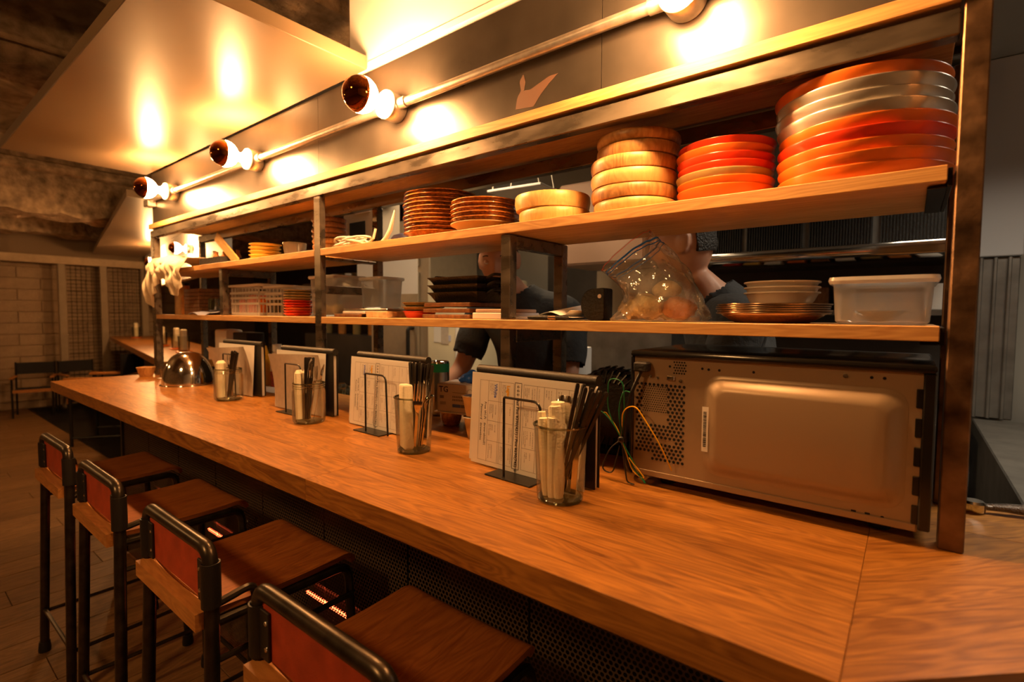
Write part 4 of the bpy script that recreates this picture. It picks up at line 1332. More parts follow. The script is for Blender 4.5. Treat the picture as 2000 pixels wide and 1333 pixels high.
rnd = random.Random(5)
z = 1.040
while z < 1.108:
    w_ = rnd.choice((0.0006, 0.0012, 0.002))
    q.box(-0.311, -0.305, my0 - 0.0056, my0 - 0.0053, z, z + w_)
    z += w_ + rnd.choice((0.0008, 0.0014))
ob('barcode', q, MT['ink'], lb, smooth=0)
for x in (-0.40, -0.03):
    for y in (1.06, 1.25):
        q = B(); q.lathe([(0, 0), (0.016, 0), (0.018, 0.021), (0, 0.021)], 12, (x, y, C + 0.0003)); mpart('foot', q, 'rubber')
q = B(); q.box(-0.452, -0.422, my0 - 0.022, my0 + 0.003, 1.178, 1.198, bev=0.003); pl_ = mpart('cord_plug', q, 'iron')
q = B(); q.tube(fillet([(-0.437, my0 - 0.012, 1.18), (-0.452, my0 - 0.022, 1.14), (-0.470, my0 - 0.02, 1.08), (-0.472, my0 - 0.012, 0.99), (-0.474, my0 + 0.02, 0.948), (-0.49, 1.12, 0.944)], 0.04, 5), 0.004, 8); mpart('power_cord', q, 'blackwire')
# earth wires looped and tied
wb = thing('wire_bundle', 'tied bundle of green and yellow wires hanging beside the microwave', 'wires', (-0.475, 0.985, C))
def loops(nm, mat, specs, r):
    q = B()
    for c in specs:
        q.tube(fillet([Vector(p) for p in c], 0.03, 6), r, 6)
    ob(nm, q, MT[mat], wb)
k0 = Vector((0, 0, 0.095))
loops('green_wire', 'green', [[k0, (-0.035, 0.0, 0.15), (-0.030, -0.006, 0.225), (0.004, -0.006, 0.222), (0.006, 0, 0.15), k0], [k0, (-0.012, 0.006, 0.16), (0.0, 0.006, 0.20), (0.022, 0.004, 0.195)], [k0, (-0.02, -0.004, 0.13), (-0.05, -0.006, 0.155), (-0.085, -0.01, 0.155)], [k0, (0.02, -0.004, 0.05), (0.06, -0.008, 0.012), (0.052, -0.006, 0.022), (0.01, -0.004, 0.08), k0]], 0.0013)
loops('yellow_wire', 'yellowwire', [[k0, (0.004, -0.006, 0.16), (0.035, -0.012, 0.175), (0.09, -0.012, 0.10), (0.105, 0.012, 0.045)], [k0, (0.03, -0.006, 0.03), (0.06, -0.006, 0.02), (0.02, -0.006, 0.06)], [k0, (-0.015, 0.004, 0.12), (-0.04, 0.002, 0.148), (-0.046, 0, 0.146)]], 0.0014)
loops('black_wire', 'blackwire', [[k0, (-0.03, 0.004, 0.07), (-0.05, 0.004, 0.02), (-0.02, 0.0, 0.015), (-0.004, 0, 0.08)], [k0, (0.004, 0.004, 0.05), (0.012, 0.004, 0.0035), (0.03, 0.0, 0.0035)], [k0, (0.002, -0.004, 0.12), (-0.006, 0.006, 0.17), (-0.004, 0.02, 0.21)]], 0.0016)
q = B(); q.ball((0, 0, 0.095), 0.008, 2); ob('tie', q, MT['blackwire'], wb)
# black ribbed fan beside the microwave
fn = thing('ribbed_fan', 'black ribbed round fan housing behind the wires', 'fan', (-0.605, 1.205, C + 0.0005), 0.25)
q = B()
q.lathe([(0, -0.05), (0.085, -0.05), (0.098, -0.040), (0.103, -0.01), (0.103, 0.03), (0.09, 0.05), (0, 0.05)], 40, (0, 0, 0.118), Vector((0, -1, 0)))
ob('drum', q, MT['iron'], fn)
q = B()
for k in range(36):
    a = 2 * math.pi * k / 36
    c_, s_ = math.cos(a), math.sin(a)
    q.tube([(0.104 * c_, 0.030, 0.118 + 0.104 * s_), (0.1055 * c_, -0.012, 0.118 + 0.1055 * s_), (0.098 * math.cos(a + .1), -0.046, 0.118 + 0.098 * math.sin(a + .1)), (0.070 * math.cos(a + .2), -0.0535, 0.118 + 0.070 * math.sin(a + .2))], 0.0028, 5)
ob('ribs', q, MT['black'], fn)
q = B(); q.box(-0.06, 0.06, -0.04, 0.05, 0, 0.02, bev=0.004); ob('stand', q, MT['iron'], fn)

# ------------------------------------------------------------------ menus in wire stands
def menu(x, y, rz, k, dsc, printed, folder_dx=0.0, mat='paper', curl=0.0, wires=True):
    """local frame: x along the counter, -y towards the guests, origin under the middle of the sheet"""
    base = Vector((x, y, C))
    Rz = Matrix.Rotation(rz, 3, 'Z')
    g = lambda *p: base + Rz @ Vector(p)
    st = thing('menu_stand', f'black wire menu stand {dsc}', 'stand', g(0, 0, 0.0004), rz, 'wire menu stands')
    q = B(); q.box(-0.075, 0.055, -0.055, 0.05, 0, 0.003, bev=0.001); ob('base_plate', q, MT['black'], st)
    for yy in (-0.040, 0.048):
        q = B(); q.tube(fillet([(-0.030, yy, 0.003), (-0.030, yy, 0.17), (-0.030, yy, 0.178), (0.07 if yy < 0 else 0.04, yy, 0.178), (0.078 if yy < 0 else 0.05, yy, 0.003)], 0.02, 4), 0.0028, 8); ob('wire_arch', q, MT['black'], st)
    fd = thing('menu_folder', f'black menu folder {dsc}', 'folder', g(folder_dx, 0.012, 0.004), rz, 'black menu folders')
    W = 0.168
    tilt = 0.0
    for yy in (0.004, 0.020):
        q = B(); q.box(-W, W, yy, yy + 0.0022, 0, 0.222, bev=0.0008); ob('cover', q, MT['blackleather'], fd)
    q = B(); q.tube([(-W, 0.0128, 0.221), (W, 0.0128, 0.221)], 0.0115, 14); ob('spine', q, MT['blackleather'], fd)
    q = B()
    for i in range(6):
        q.box(-W + 0.006 + 0.001 * (i % 3), W - 0.003 - 0.0015 * (i % 2), 0.0068 + i * 0.0021, 0.0075 + i * 0.0021, 0.002 + 0.002 * (i % 2), 0.212)
    ob('inner_pages', q, MT['paper'], fd, smooth=0)
    # the loose sheets leaning on the folder
    for j in range(2):
        sh = thing('menu_sheet', ('front printed ' if printed else 'front plain ') * (j == 0) + 'rear ' * (j == 1) + f'paper menu sheet {dsc}', 'menu', g(-0.004 - 0.012 * j, 0.000 + 0.006 * j, 0.004 + 0.003 * j), rz, 'loose paper menus')
        w, h = 0.162, 0.212
        def lean(u, v, j=j):
            zz = v * h
            cu = curl * (u - 0.55) * (v ** 2) if j == 0 else 0
            return Vector((-w + 2 * w * u - 0.3 * abs(cu), -0.008 + 0.012 * v - abs(cu) * 0.5, zz - (0.12 * curl * (1 - u) * v if curl and j == 0 else 0)))
        q = B(); q.grid(lean, 14, 12, 0.0004); so = ob('sheet', q, MT[mat if j == 0 else 'paper'], sh, smooth=60)
        if printed and j == 0:
            off = -0.0009
            def P(u, v):
                p = lean(u, 1 - v); return Vector((p.x, p.y + off, p.z))
            T_ = Matrix.Rotation(-math.atan2(0.012, h), 3, 'X')
            S_ = T_ @ SIDE
            ql = B()
            def line(u0, v0, u1, v1, t=0.00035):
                a, c = P(u0, v0), P(u1, v1)
                if abs(u1 - u0) > abs(v1 - v0):
                    ql.face([a + Vector((0, 0, -t)), c + Vector((0, 0, -t)), c + Vector((0, 0, t)), a + Vector((0, 0, t))])
                else:
                    ql.face([a + Vector((-t, 0, 0)), a + Vector((t, 0, 0)), c + Vector((t, 0, 0)), c + Vector((-t, 0, 0))])
            for u in (0.07, 0.155, 0.26, 0.275, 0.395, 0.485, 0.60, 0.66, 0.76, 0.86, 0.93):
                line(u, 0.06, u, 0.95)
            for v in (0.06, 0.28, 0.50, 0.72, 0.95):
                line(0.07 if v in (0.06, 0.95) else 0.155, v, 0.395, v)
                line(0.485, v, 0.93, v)
            ob('table_lines', ql, MT['inkline'], so, smooth=0)
            ql = B()
            rr_ = random.Random(k)
            for u in (0.175, 0.19, 0.205, 0.232, 0.292, 0.305, 0.318, 0.368, 0.385, 0.50, 0.515, 0.53, 0.56, 0.58, 0.62, 0.68, 0.70, 0.72, 0.78, 0.80, 0.88):
                for v0 in (0.08, 0.31, 0.53, 0.75):
                    if v0 == 0.08 and u in (0.232, 0.368, 0.385):
                        continue
                    if rr_.random() < 0.85:
                        n = rr_.randint(5, 12)
                        v = v0 + 0.01
                        for _ in range(n):
                            a = P(u, v); dv = rr_.uniform(0.004, 0.010) * h
                            t = 0.0009
                            ql.face([a + Vector((-t, 0, -dv)), a + Vector((t, 0, -dv)), a + Vector((t, 0, 0)), a + Vector((-t, 0, 0))])
                            v += rr_.uniform(0.012, 0.017)
            ob('small_print', ql, MT['inkline'], so, smooth=0)['kind'] = 'stuff'
            ql = B()
            for (u0, u1) in ((0.405, 0.465),):
                for (a_, c_) in (((u0, 0.05), (u0, 0.96)), ((u1, 0.05), (u1, 0.96)), ((u0, 0.05), (u1, 0.05)), ((u0, 0.96), (u1, 0.96))):
                    t = 0.0006
                    p0, p1 = P(*a_), P(*c_)
                    if abs(p1.x - p0.x) > abs(p1.z - p0.z):
                        ql.face([p0 + Vector((0, 0, -t)), p1 + Vector((0, 0, -t)), p1 + Vector((0, 0, t)), p0 + Vector((0, 0, t))])
                    else:
                        ql.face([p0 + Vector((-t, 0, 0)), p0 + Vector((t, 0, 0)), p1 + Vector((t, 0, 0)), p1 + Vector((-t, 0, 0))])
            ob('price_frame', ql, MT['ink'], so, smooth=0)
            text_on(so, 'price_print', '\u2193\u2193\u2193 Half Pint \u00a5390(421) / Pint \u00a5690(745) \u2193\u2193\u2193', 0.0105, 'ink', P(0.435, 0.07), S_, 0.0002)
            text_on(so, 'beer_print', 'Lager', 0.0125, 'inkyellow', P(0.345, 0.09), S_, 0.0006)
            text_on(so, 'beer_print', 'White', 0.0125, 'inkblue', P(0.225, 0.09), S_, 0.0004)
            text_on(so, 'wifi_print', 'Free Wi-Fi   ibrew-ebisu01', 0.0095, 'ink', P(0.130, 0.30), S_)
            text_on(so, 'wifi_print', 'Password   ibrewebisu', 0.0095, 'ink', P(0.092, 0.33), S_)

menu(-0.660, 0.893, -0.05, 1, 'behind the nearest glass jar', True)
menu(-1.258, 0.965, -0.02, 2, 'behind the second nearest glass jar', True, 0.014)
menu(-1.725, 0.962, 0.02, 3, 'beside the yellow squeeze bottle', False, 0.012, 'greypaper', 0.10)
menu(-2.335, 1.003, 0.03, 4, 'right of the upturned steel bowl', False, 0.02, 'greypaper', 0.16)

# ------------------------------------------------------------------ cutlery jars
def jar(x, y, dsc, r=0.05, h=0.148, mason=False):
    t = thing('glass_jar', f'clear glass cutlery jar {dsc}', 'jar', (x, y, C + 0.0004), 0, 'cutlery jars on the counter')
    q = B()
    rb = r * 0.86
    if mason:
        pr = [(0, 0.0), (rb, 0.0), (r * 0.97, 0.006), (r, 0.02), (r, h * 0.78), (r * 0.93, h * 0.86), (r * 0.95, h * 0.885), (r * 0.92, h * 0.91), (r * 0.95, h * 0.935), (r * 0.92, h)]
    else:
        pr = [(0, 0.0), (rb - 0.003, 0.0), (rb, 0.003), (rb + (r - rb) * 0.5, h * 0.45), (r, h)]
    q.lathe(pr, 40)
    ob('glass_wall', q, MT['glass'], t, smooth=40)
    q = B(); q.lathe([(pr[-1][0] - 0.0022, h - 0.003), (pr[-1][0] + 0.002, h - 0.002), (pr[-1][0] + 0.0022, h + 0.001), (pr[-1][0] - 0.001, h + 0.002), (pr[-1][0] - 0.0022, h - 0.003)], 40)
    if mason:
        for zz in (0.885, 0.935):
            q.lathe([(r * 0.955, h * zz - 0.0015), (r * 0.965, h * zz), (r * 0.955, h * zz + 0.0015)], 40)
    ob('rim', q, MT['glassrim'], t)
    q = B(); q.lathe([(0, 0.001), (rb - 0.006, 0.001), (rb - 0.002, 0.006), (rb - 0.007, 0.009), (0, 0.0075)], 32); ob('thick_base', q, MT['glassrim'], t)
    return Vector((x, y, C + 0.0105))
stick_m = None
def chopstick(o, dx, dy, tx, ty, L, lab, grp):
    """foot at (dx,dy), leaning by tx,ty over its length"""
    global stick_m
    if stick_m is None:
        q = B(); q.lathe([(0, 0), (0.0022, 0), (0.0042, 0.14), (0.0045, 0.218), (0.003, 0.2225), (0, 0.2225)], 4)
        stick_m = q.mesh('chopstick', 20); stick_m.materials.append(simple('black_chopstick', (0.018, 0.014, 0.011), 0.3))
    d = Vector((tx, ty, math.sqrt(max(0.01, L * L - tx * tx - ty * ty))))
    s = ob('chopstick', stick_m, None, loc=o + Vector((dx, dy, 0)))
    s.rotation_euler = d.to_track_quat('Z', 'Y').to_euler()
    s.scale = (1.15, 1.15, L / 0.2225)
    tag(s, lab, 'chopstick', grp)
cut_m = {}
def cutlery(kind, o, dx, dy, tx, ty, lab, grp, roll_=0.0):
    if kind not in cut_m:
        q = B()
        if kind == 'spoon':
            def f(u, v):
                z = v * 0.19
                w = 0.0035 + 0.0015 * math.cos(v * 6) if v < 0.72 else 0.004 + 0.016 * math.sin(min(1, (v - 0.70) / 0.30) * math.pi) ** 0.6
                dep = 0.006 * math.sin(max(0, (v - 0.72) / 0.28) * math.pi)
                return Vector((w * (2 * u - 1), dep * (1 - (2 * u - 1) ** 2), z))
            q.grid(f, 6, 30, 0.0014)
        elif kind == 'knife':
            def f(u, v):
                z = v * 0.205
                w = 0.0055 if v < 0.45 else 0.008 * (1 - max(0, (v - 0.85) / 0.15) ** 2 * 0.8)
                return Vector((w * (2 * u - 1), 0.0008 * math.sin(v * 3), z))
            q.grid(f, 3, 20, 0.0018)
        else:
            def f(u, v):
                z = v * 0.135
                w = 0.0035 if v < 0.75 else 0.0035 + 0.0085 * ((v - 0.75) / 0.25)
                return Vector((w * (2 * u - 1), 0.003 * math.sin(max(0, v - .7) * 10), z))
            q.grid(f, 4, 18, 0.0014)
            for i in range(4):
                xx = -0.0105 + 0.007 * i
                q.tube([(xx, 0.001, 0.133), (xx * 1.05, 0.003, 0.155), (xx, 0.006, 0.180)], [0.0018, 0.0016, 0.0009], 6)
        me = q.mesh(kind, 40); me.materials.append(MT['chrome']); cut_m[kind] = me
    s = ob(kind, cut_m[kind], None, loc=o + Vector((dx, dy, 0)))
    qv = Vector((tx, ty, 0.18)).to_track_quat('Z', 'Y').to_matrix() @ Matrix.Rotation(roll_, 3, 'Z')
    s.rotation_euler = qv.to_euler()
    tag(s, lab, kind, grp)
# jar 1: paper wrapped straws, spoons and knives, black chopsticks
o1 = jar(-0.527, 0.826, 'nearest to the camera', 0.052, 0.147)
for i, (dx, dy, tx, ty, L, r) in enumerate(((-0.030, -0.012, -0.010, 0.000, 0.158, 0.0085), (-0.018, -0.026, -0.006, -0.004, 0.150, 0.009), (-0.002, -0.030, 0.004, -0.006, 0.155, 0.009), (-0.022, 0.010, -0.006, 0.004, 0.165, 0.010), (0.012, -0.024, -0.010, 0.0, 0.175, 0.012), (0.000, -0.006, -0.004, 0.0, 0.180, 0.014))):
    q = B(); d = Vector((tx, ty, L))
    q.tube([(0, 0, 0), d * 0.15, d * 0.55, d * 0.92, d], [r * 0.75, r * 0.95, r, r * 1.05, r * 0.95], 10)
    tag(ob('napkin_roll', q, MT['napkin'], loc=o1 + Vector((dx * 0.92, dy * 0.92, 0))), ['leftmost', 'front left', 'front middle', 'rear left', 'front right', 'central thick'][i] + ' cream paper roll in the nearest jar', 'napkin', 'paper rolls in the nearest jar')
for i, (dx, tx) in enumerate(((-0.006, 0.000), (0.004, 0.004), (0.014, 0.010), (0.022, 0.012))):
    cutlery('spoon' if i < 3 else 'knife', o1, dx, 0.012, tx, 0.006, ['first', 'second', 'third', 'rightmost'][i] + ' bright steel cutlery piece in the nearest jar, counted from the left', 'cutlery in the nearest jar', 0.5 * i)
for i in range(8):
    chopstick(o1, -0.010 + 0.004 * (i % 3), 0.002 + 0.006 * (i // 3), 0.050 + 0.013 * (i % 4) , -0.006 + 0.010 * (i // 3), 0.226 - 0.003 * (i % 3), 'black chopstick leaning right in the nearest jar', 'chopsticks in the nearest jar')
# jar 2: block of folded napkins
o2 = jar(-1.012, 0.876, 'second nearest, packed with napkins', 0.050, 0.143)
q = B(); q.box(-0.030, 0.028, -0.014, 0.012, 0, 0.166, bev=0.006, seg=3)
nbv = ob('napkin_block', q, MT['napkin'], loc=o2 + Vector((-0.004, -0.019, 0.0)), rot=(0.0, math.radians(-4), math.radians(-28)))
tag(nbv, 'thick folded cream napkin bundle in the second jar', 'napkin')
for i in range(8):
    chopstick(o2, -0.022 + 0.006 * i * 0.7, 0.018 + 0.002 * (i % 2), -0.022 + 0.008 * i, 0.008, 0.221 - 0.002 * (i % 3), 'black chopstick upright behind the napkins in the second jar', 'chopsticks in the second jar')
for i in range(4):
    cutlery('fork', o2, 0.018, 0.010 - 0.008 * i, 0.026 + 0.004 * i, 0.008 - 0.008 * i, ['rearmost', 'third from front', 'second from front', 'foremost'][i] + ' steel fork in the second jar', 'forks in the second jar', 0.9 * i)
# jar 3, mason jar
o3 = jar(-1.548, 0.892, 'third from the camera, with a spoon', 0.052, 0.130, True)
for i, (dx, dy) in enumerate(((-0.030, -0.010), (-0.022, -0.022), (-0.026, 0.008))):
    q = B(); q.tube([(0, 0, 0), (-0.002, 0, 0.08), (-0.004, 0, 0.150), (-0.008, 0, 0.160)], [0.011, 0.013, 0.012, 0.005], 10)
    tag(ob('napkin_roll', q, MT['napkin'], loc=o3 + Vector((dx, dy, 0))), ['left', 'front', 'rear'][i] + ' cream napkin roll in the third jar', 'napkin', 'napkin rolls in the third jar')
for i in range(7):
    chopstick(o3, 0.000 + 0.003 * (i % 3), -0.012 + 0.006 * (i // 3), 0.004 + 0.007 * (i % 4), 0.004 * (i // 3), 0.205, 'black chopstick upright in the third jar', 'chopsticks in the third jar')
for i, k in enumerate(('knife', 'fork', 'spoon')):
    cutlery(k, o3, -0.006 + 0.004 * i, -0.008 + 0.012 * i, 0.034 + 0.010 * i, 0.003 * i, f'steel {k} leaning right in the third jar', 'cutlery in the third jar', 0.4 * i)
# jar 4
o4 = jar(-2.195, 0.912, 'farthest on this counter', 0.054, 0.128, True)
for i, (dx, dy) in enumerate(((-0.032, -0.008), (-0.024, -0.022))):
    q = B(); q.tube([(0, 0, 0), (-0.002, 0, 0.08), (-0.003, 0, 0.140), (-0.006, 0, 0.150)], [0.012, 0.015, 0.014, 0.006], 10)
    tag(ob('napkin_roll', q, MT['napkin'], loc=o4 + Vector((dx, dy, 0))), ['left', 'front'][i] + ' cream napkin roll in the farthest jar', 'napkin', 'napkin rolls in the farthest jar')
for i in range(6):
    chopstick(o4, -0.004 + 0.003 * (i % 3), -0.002 + 0.006 * (i // 3), 0.050 + 0.010 * (i % 3), 0.004 * (i // 3), 0.200, 'black chopstick leaning right in the farthest jar', 'chopsticks in the farthest jar')
for i, k in enumerate(('fork', 'spoon', 'fork')):
    cutlery(k, o4, -0.010 + 0.006 * i, 0.014, 0.002 + 0.006 * i, 0.003 * i, ['left steel fork', 'steel spoon', 'right steel fork'][i] + ' in the farthest jar', 'cutlery in the farthest jar', 0.6 * i)

# ------------------------------------------------------------------ steel pans, glove box, bottles, bowls
def gnpan(x, y, z, w, d, h, lab, rz=0.0):
    t = thing('steel_pan', lab, 'pan', (x, y, z), rz, 'stacked steel pans')
    q = B()
    R = []
    for W, D, zz in ((w - 0.012, d - 0.012, 0.0004), (w - 0.004, d - 0.004, h * 0.93), (w - 0.003, d - 0.003, h * 0.95)):
        R.append([q.bm.verts.new((a * W, c * D, zz)) for a, c in ((-1, -1), (1, -1), (1, 1), (-1, 1))])
    for p_, r_ in zip(R, R[1:]):
        for i in range(4):
            q.bm.faces.new((p_[i], p_[(i + 1) % 4], r_[(i + 1) % 4], r_[i]))
    q.bm.faces.new(R[0][::-1])
    ob('pan_body', q, MT['steel'], t, smooth=20)
    q = B(); q.box(-w, w, -d, d, h * 0.95, h, bev=0.002); ob('flat_lid', q, MT['steel'], t)
gnpan(-0.925, 1.118, C + 0.0003, 0.085, 0.062, 0.062, 'lower steel food pan left of the nearest menu', 0.06)
gnpan(-0.922, 1.118, C + 0.0633, 0.090, 0.066, 0.062, 'upper lidded steel food pan left of the nearest menu', 0.06)
for i, (x, y) in enumerate(((-1.16, 1.16), (-1.06, 1.19), (-1.13, 1.235))):
    q = B(); q.lathe([(0, 0), (0.026, 0), (0.034, 0.02), (0.036, 0.046), (0.033, 0.046), (0.030, 0.006), (0, 0.004)], 24)
    tag(ob('brown_cup', q, MT['glaze'], loc=(x, y, C + 0.0003)), ['left', 'right', 'rear'][i] + ' brown cup under the glove box', 'cup', 'cups under the glove box')
gb = thing('glove_box', 'white printed carton of gloves with blue glove on top', 'box', (-1.115, 1.185, C + 0.0468), 0.22)
q = B(); q.box(-0.085, 0.085, -0.06, 0.06, 0, 0.004, bev=0.001); ob('card_tray', q, MT['paper'], gb)
q = B(); q.box(-0.075, 0.075, -0.055, 0.055, 0.0042, 0.092, bev=0.001); gbo = ob('carton', q, MT['boxcard'], gb)
text_on(gbo, 'brand_print', 'TG', 0.026, 'ink', (-0.068, -0.0556, 0.074), FRONT, 0.0003)
q = B()
q.face([(-0.018, -0.0556, 0.0655), (0.035, -0.0556, 0.0655), (0.035, -0.0556, 0.067), (-0.018, -0.0556, 0.067)])
for k in range(2):
    for i in range(9):
        q.face([(-0.018 + i * 0.0062, -0.0556, 0.050 - k * 0.010), (-0.014 + i * 0.0062, -0.0556, 0.050 - k * 0.010), (-0.014 + i * 0.0062, -0.0556, 0.056 - k * 0.010), (-0.018 + i * 0.0062, -0.0556, 0.056 - k * 0.010)])
q.face([(-0.065, -0.0556, 0.046), (-0.050, -0.0556, 0.046), (-0.050, -0.0556, 0.055), (-0.065, -0.0556, 0.055)])
q.face([(0.012, -0.0556, 0.020), (0.040, -0.0556, 0.020), (0.040, -0.0556, 0.030), (0.012, -0.0556, 0.030)])
for i in range(10):
    q.face([(-0.064 + i * 0.0022, -0.0556, 0.026), (-0.063 + i * 0.0022, -0.0556, 0.026), (-0.063 + i * 0.0022, -0.0556, 0.036), (-0.064 + i * 0.0022, -0.0556, 0.036)])
ob('small_print', q, MT['inkline'], gbo, smooth=0)['kind'] = 'stuff'
q = B(); q.face([(-0.018, -0.0556, 0.020), (0.011, -0.0556, 0.020), (0.011, -0.0556, 0.030), (-0.018, -0.0556, 0.030)]); ob('blue_print', q, MT['inkblue'], gbo, smooth=0)
q = B(); q.lathe([(0.009, 0), (0.010, 0), (0.010, 0.0003), (0.009, 0.0003), (0.009, 0)], 20, (0.045, -0.0553, 0.070), Vector((0, -1, 0))); ob('ring_print', q, MT['inkline'], gbo, smooth=0)
q = B(); q.lathe([(0.022, 0), (0.030, 0), (0.030, 0.0005), (0.022, 0.0005), (0.022, 0)], 28, (0.01, 0.0, 0.0922)); ob('opening_print', q, MT['inkline'], gbo, smooth=0)
q = B(); q.ball((0, 0, 0), 0.030, 3, (1.35, 0.7, 0.60), lambda p: 1 + 0.18 * math.sin(p.x * 5 + 1) + 0.14 * math.sin(p.y * 9 + p.z * 5) + 0.10 * math.sin(p.x * 13 + p.z * 7))
tag(ob('nitrile_glove', q, MT['blueglove'], loc=(-1.095, 1.185, C + 0.158), rot=(0, -0.25, 0.3), smooth=60), 'crumpled blue nitrile glove on the carton', 'glove')
cn_ = thing('drink_can', 'silver can with green band behind the glove box', 'can', (-1.30, 1.245, C + 0.0005))
q = B(); q.lathe([(0, 0), (0.024, 0), (0.033, 0.008), (0.033, 0.155)], 24); ob('can_body', q, MT['steel'], cn_)
q = B(); q.lathe([(0.0332, 0.155), (0.0332, 0.185)], 24); ob('green_band', q, simple('dark_green_print', (0.01, 0.16, 0.06), 0.35), cn_)
q = B(); q.lathe([(0.033, 0.1852), (0.031, 0.192), (0.029, 0.193), (0.028, 0.190), (0, 0.190)], 24); ob('can_top', q, MT['chrome'], cn_)
mb_ = thing('mustard_bottle', 'yellow squeeze bottle with pointed nozzle', 'bottle', (-2.512, 1.222, C + 0.0005))
q = B(); q.lathe([(0, 0), (0.027, 0), (0.029, 0.004), (0.029, 0.125), (0.026, 0.13)], 24); ob('bottle_body', q, MT['yellow'], mb_)
q = B(); q.lathe([(0.026, 0.1302), (0.025, 0.15), (0.014, 0.155), (0.004, 0.195), (0, 0.196)], 20); ob('nozzle', q, MT['yellow'], mb_)
cb_ = thing('chilli_bottle', 'glass bottle of red chilli sauce with white cap', 'bottle', (-2.425, 1.235, C + 0.0005))
q = B(); q.lathe([(0, 0), (0.030, 0), (0.032, 0.006), (0.032, 0.075), (0, 0.075)], 24); ob('sauce', q, MT['chili'], cb_)
q = B(); q.lathe([(0.0325, 0.0752), (0.0325, 0.145), (0.020, 0.165), (0.018, 0.17)], 24); ob('glass_wall', q, simple('pale_label', (0.62, 0.50, 0.40), 0.5, var=0.3, vscale=70), cb_)
q = B(); q.lathe([(0, 0.1702), (0.021, 0.1702), (0.021, 0.205), (0, 0.205)], 20); ob('cap', q, MT['porcelain'], cb_)
q = B(); q.box(-0.15, 0.14, -0.05, 0.05, 0, 0.0006); tag(ob('paper_sheet', q, MT['paper'], loc=(-2.36, 1.155, C + 0.0004), rot=(0, 0, 0.05)), 'white paper lying in front of the squeeze bottle', 'paper')
# upturned steel mixing bowl
q = B(); R0 = 0.112
pr = [(R0 + 0.010, 0.0), (R0 + 0.010, 0.002), (R0, 0.004)]
for k in range(1, 15):
    a = math.pi / 2 * k / 14
    pr.append((R0 * math.cos(a) ** 0.8 if k < 14 else 0, 0.004 + 0.158 * math.sin(a)))
q.lathe(pr, 48); tag(ob('mixing_bowl', q, MT['chrome'], loc=(-2.825, 0.985, C + 0.0005), smooth=60), 'upturned polished steel mixing bowl on the counter', 'bowl')
q = B(); q.lathe([(0, 0), (0.030, 0), (0.042, 0.045), (0.045, 0.052), (0.043, 0.052), (0.028, 0.004), (0, 0.004)], 28, wob=lambda a, z: 1 + 0.05 * math.cos(4 * a)); tag(ob('small_bowl', q, MT['bowl_dark'], loc=(-3.335, 0.955, C + 0.0005)), 'small brown bowl at the far end of the counter', 'bowl')
q = B(); q.lathe([(0, 0), (0.022, 0), (0.026, 0.05), (0.025, 0.05), (0.021, 0.004), (0, 0.004)], 20); tag(ob('drinking_glass', q, MT['glass'], loc=(-3.21, 1.005, C + 0.0005)), 'small clear glass beside the brown bowl', 'glass')
sheet('paper_napkin', -3.19, -2.97, 0.96, 1.04, C + 0.0008, lambda u, v: 0.002 + 0.008 * math.sin(u * 6) ** 2 * v, 'crumpled white napkin between brown bowl and steel bowl')
q = B(); q.box(-0.055, 0.055, -0.04, 0.04, 0, 0.06, bev=0.018, seg=3); tag(ob('black_pouch', q, MT['trousers'], loc=(-3.27, 1.16, C + 0.0005)), 'black pouch beside the far shelf post', 'pouch')
for i, x in enumerate((-3.13, -3.06, -2.99)):
    q = B(); q.lathe([(0, 0), (0.018, 0), (0.019, 0.035), (0.010, 0.048), (0.012, 0.056), (0, 0.057)], 16)
    tag(ob('salt_shaker', q, MT['chrome'], loc=(x, 1.13 + 0.01 * i, C + 0.0005)), ['left', 'middle', 'right'][i] + ' small steel shaker behind the napkin', 'shaker', 'steel shakers at the far end')
# white pitcher and black box at the back
wp = thing('white_pitcher', 'white plastic pitcher with square handle near the far menu', 'pitcher', (-2.93, 1.235, C + 0.0005))
q = B(); q.box(-0.10, 0.05, -0.045, 0.045, 0, 0.265, bev=0.012, seg=2); ob('pitcher_body', q, MT['porcelain'], wp)
q = B(); q.tube(fillet([(0.05, 0, 0.245), (0.105, 0, 0.245), (0.115, 0, 0.15), (0.05, 0, 0.15)], 0.03, 5), 0.011, 10); ob('handle', q, MT['porcelain'], wp)
slab('black_box', -2.80, -2.64, 1.19, 1.28, C + 0.0005, C + 0.255, 'trousers', 'tall black box behind the squeeze bottle', 'box', bev=0.004)
# chrome peppermill lying at the right
cl = thing('chrome_ladle', 'chrome handled utensil lying at the right counter edge', 'utensil', (0.13, 1.262, C + 0.001), math.radians(18))
q = B(); q.lathe([(0, 0), (0.016, 0.0), (0.018, 0.006), (0.018, 0.016), (0.014, 0.020), (0, 0.020)], 24, (-0.028, 0, 0)); ob('round_end', q, MT['chrome'], cl)
q = B(); q.tube([(-0.010, 0, 0.010), (0.02, 0, 0.012), (0.09, 0, 0.012), (0.16, 0.0, 0.012)], [0.006, 0.008, 0.010, 0.009], 14); ob('knurled_handle', q, simple('knurled_steel', (0.55, 0.5, 0.46), 0.25, 1.0, bump=0.8, bscale=300), cl)
# ================================================================== kitchen behind the rack
slab('kitchen_bench', -2.2, -0.80, 1.85, 2.25, FZ + 0.001, 0.85, 'darksteel', 'long steel work bench in the kitchen behind the cooks', 'bench')
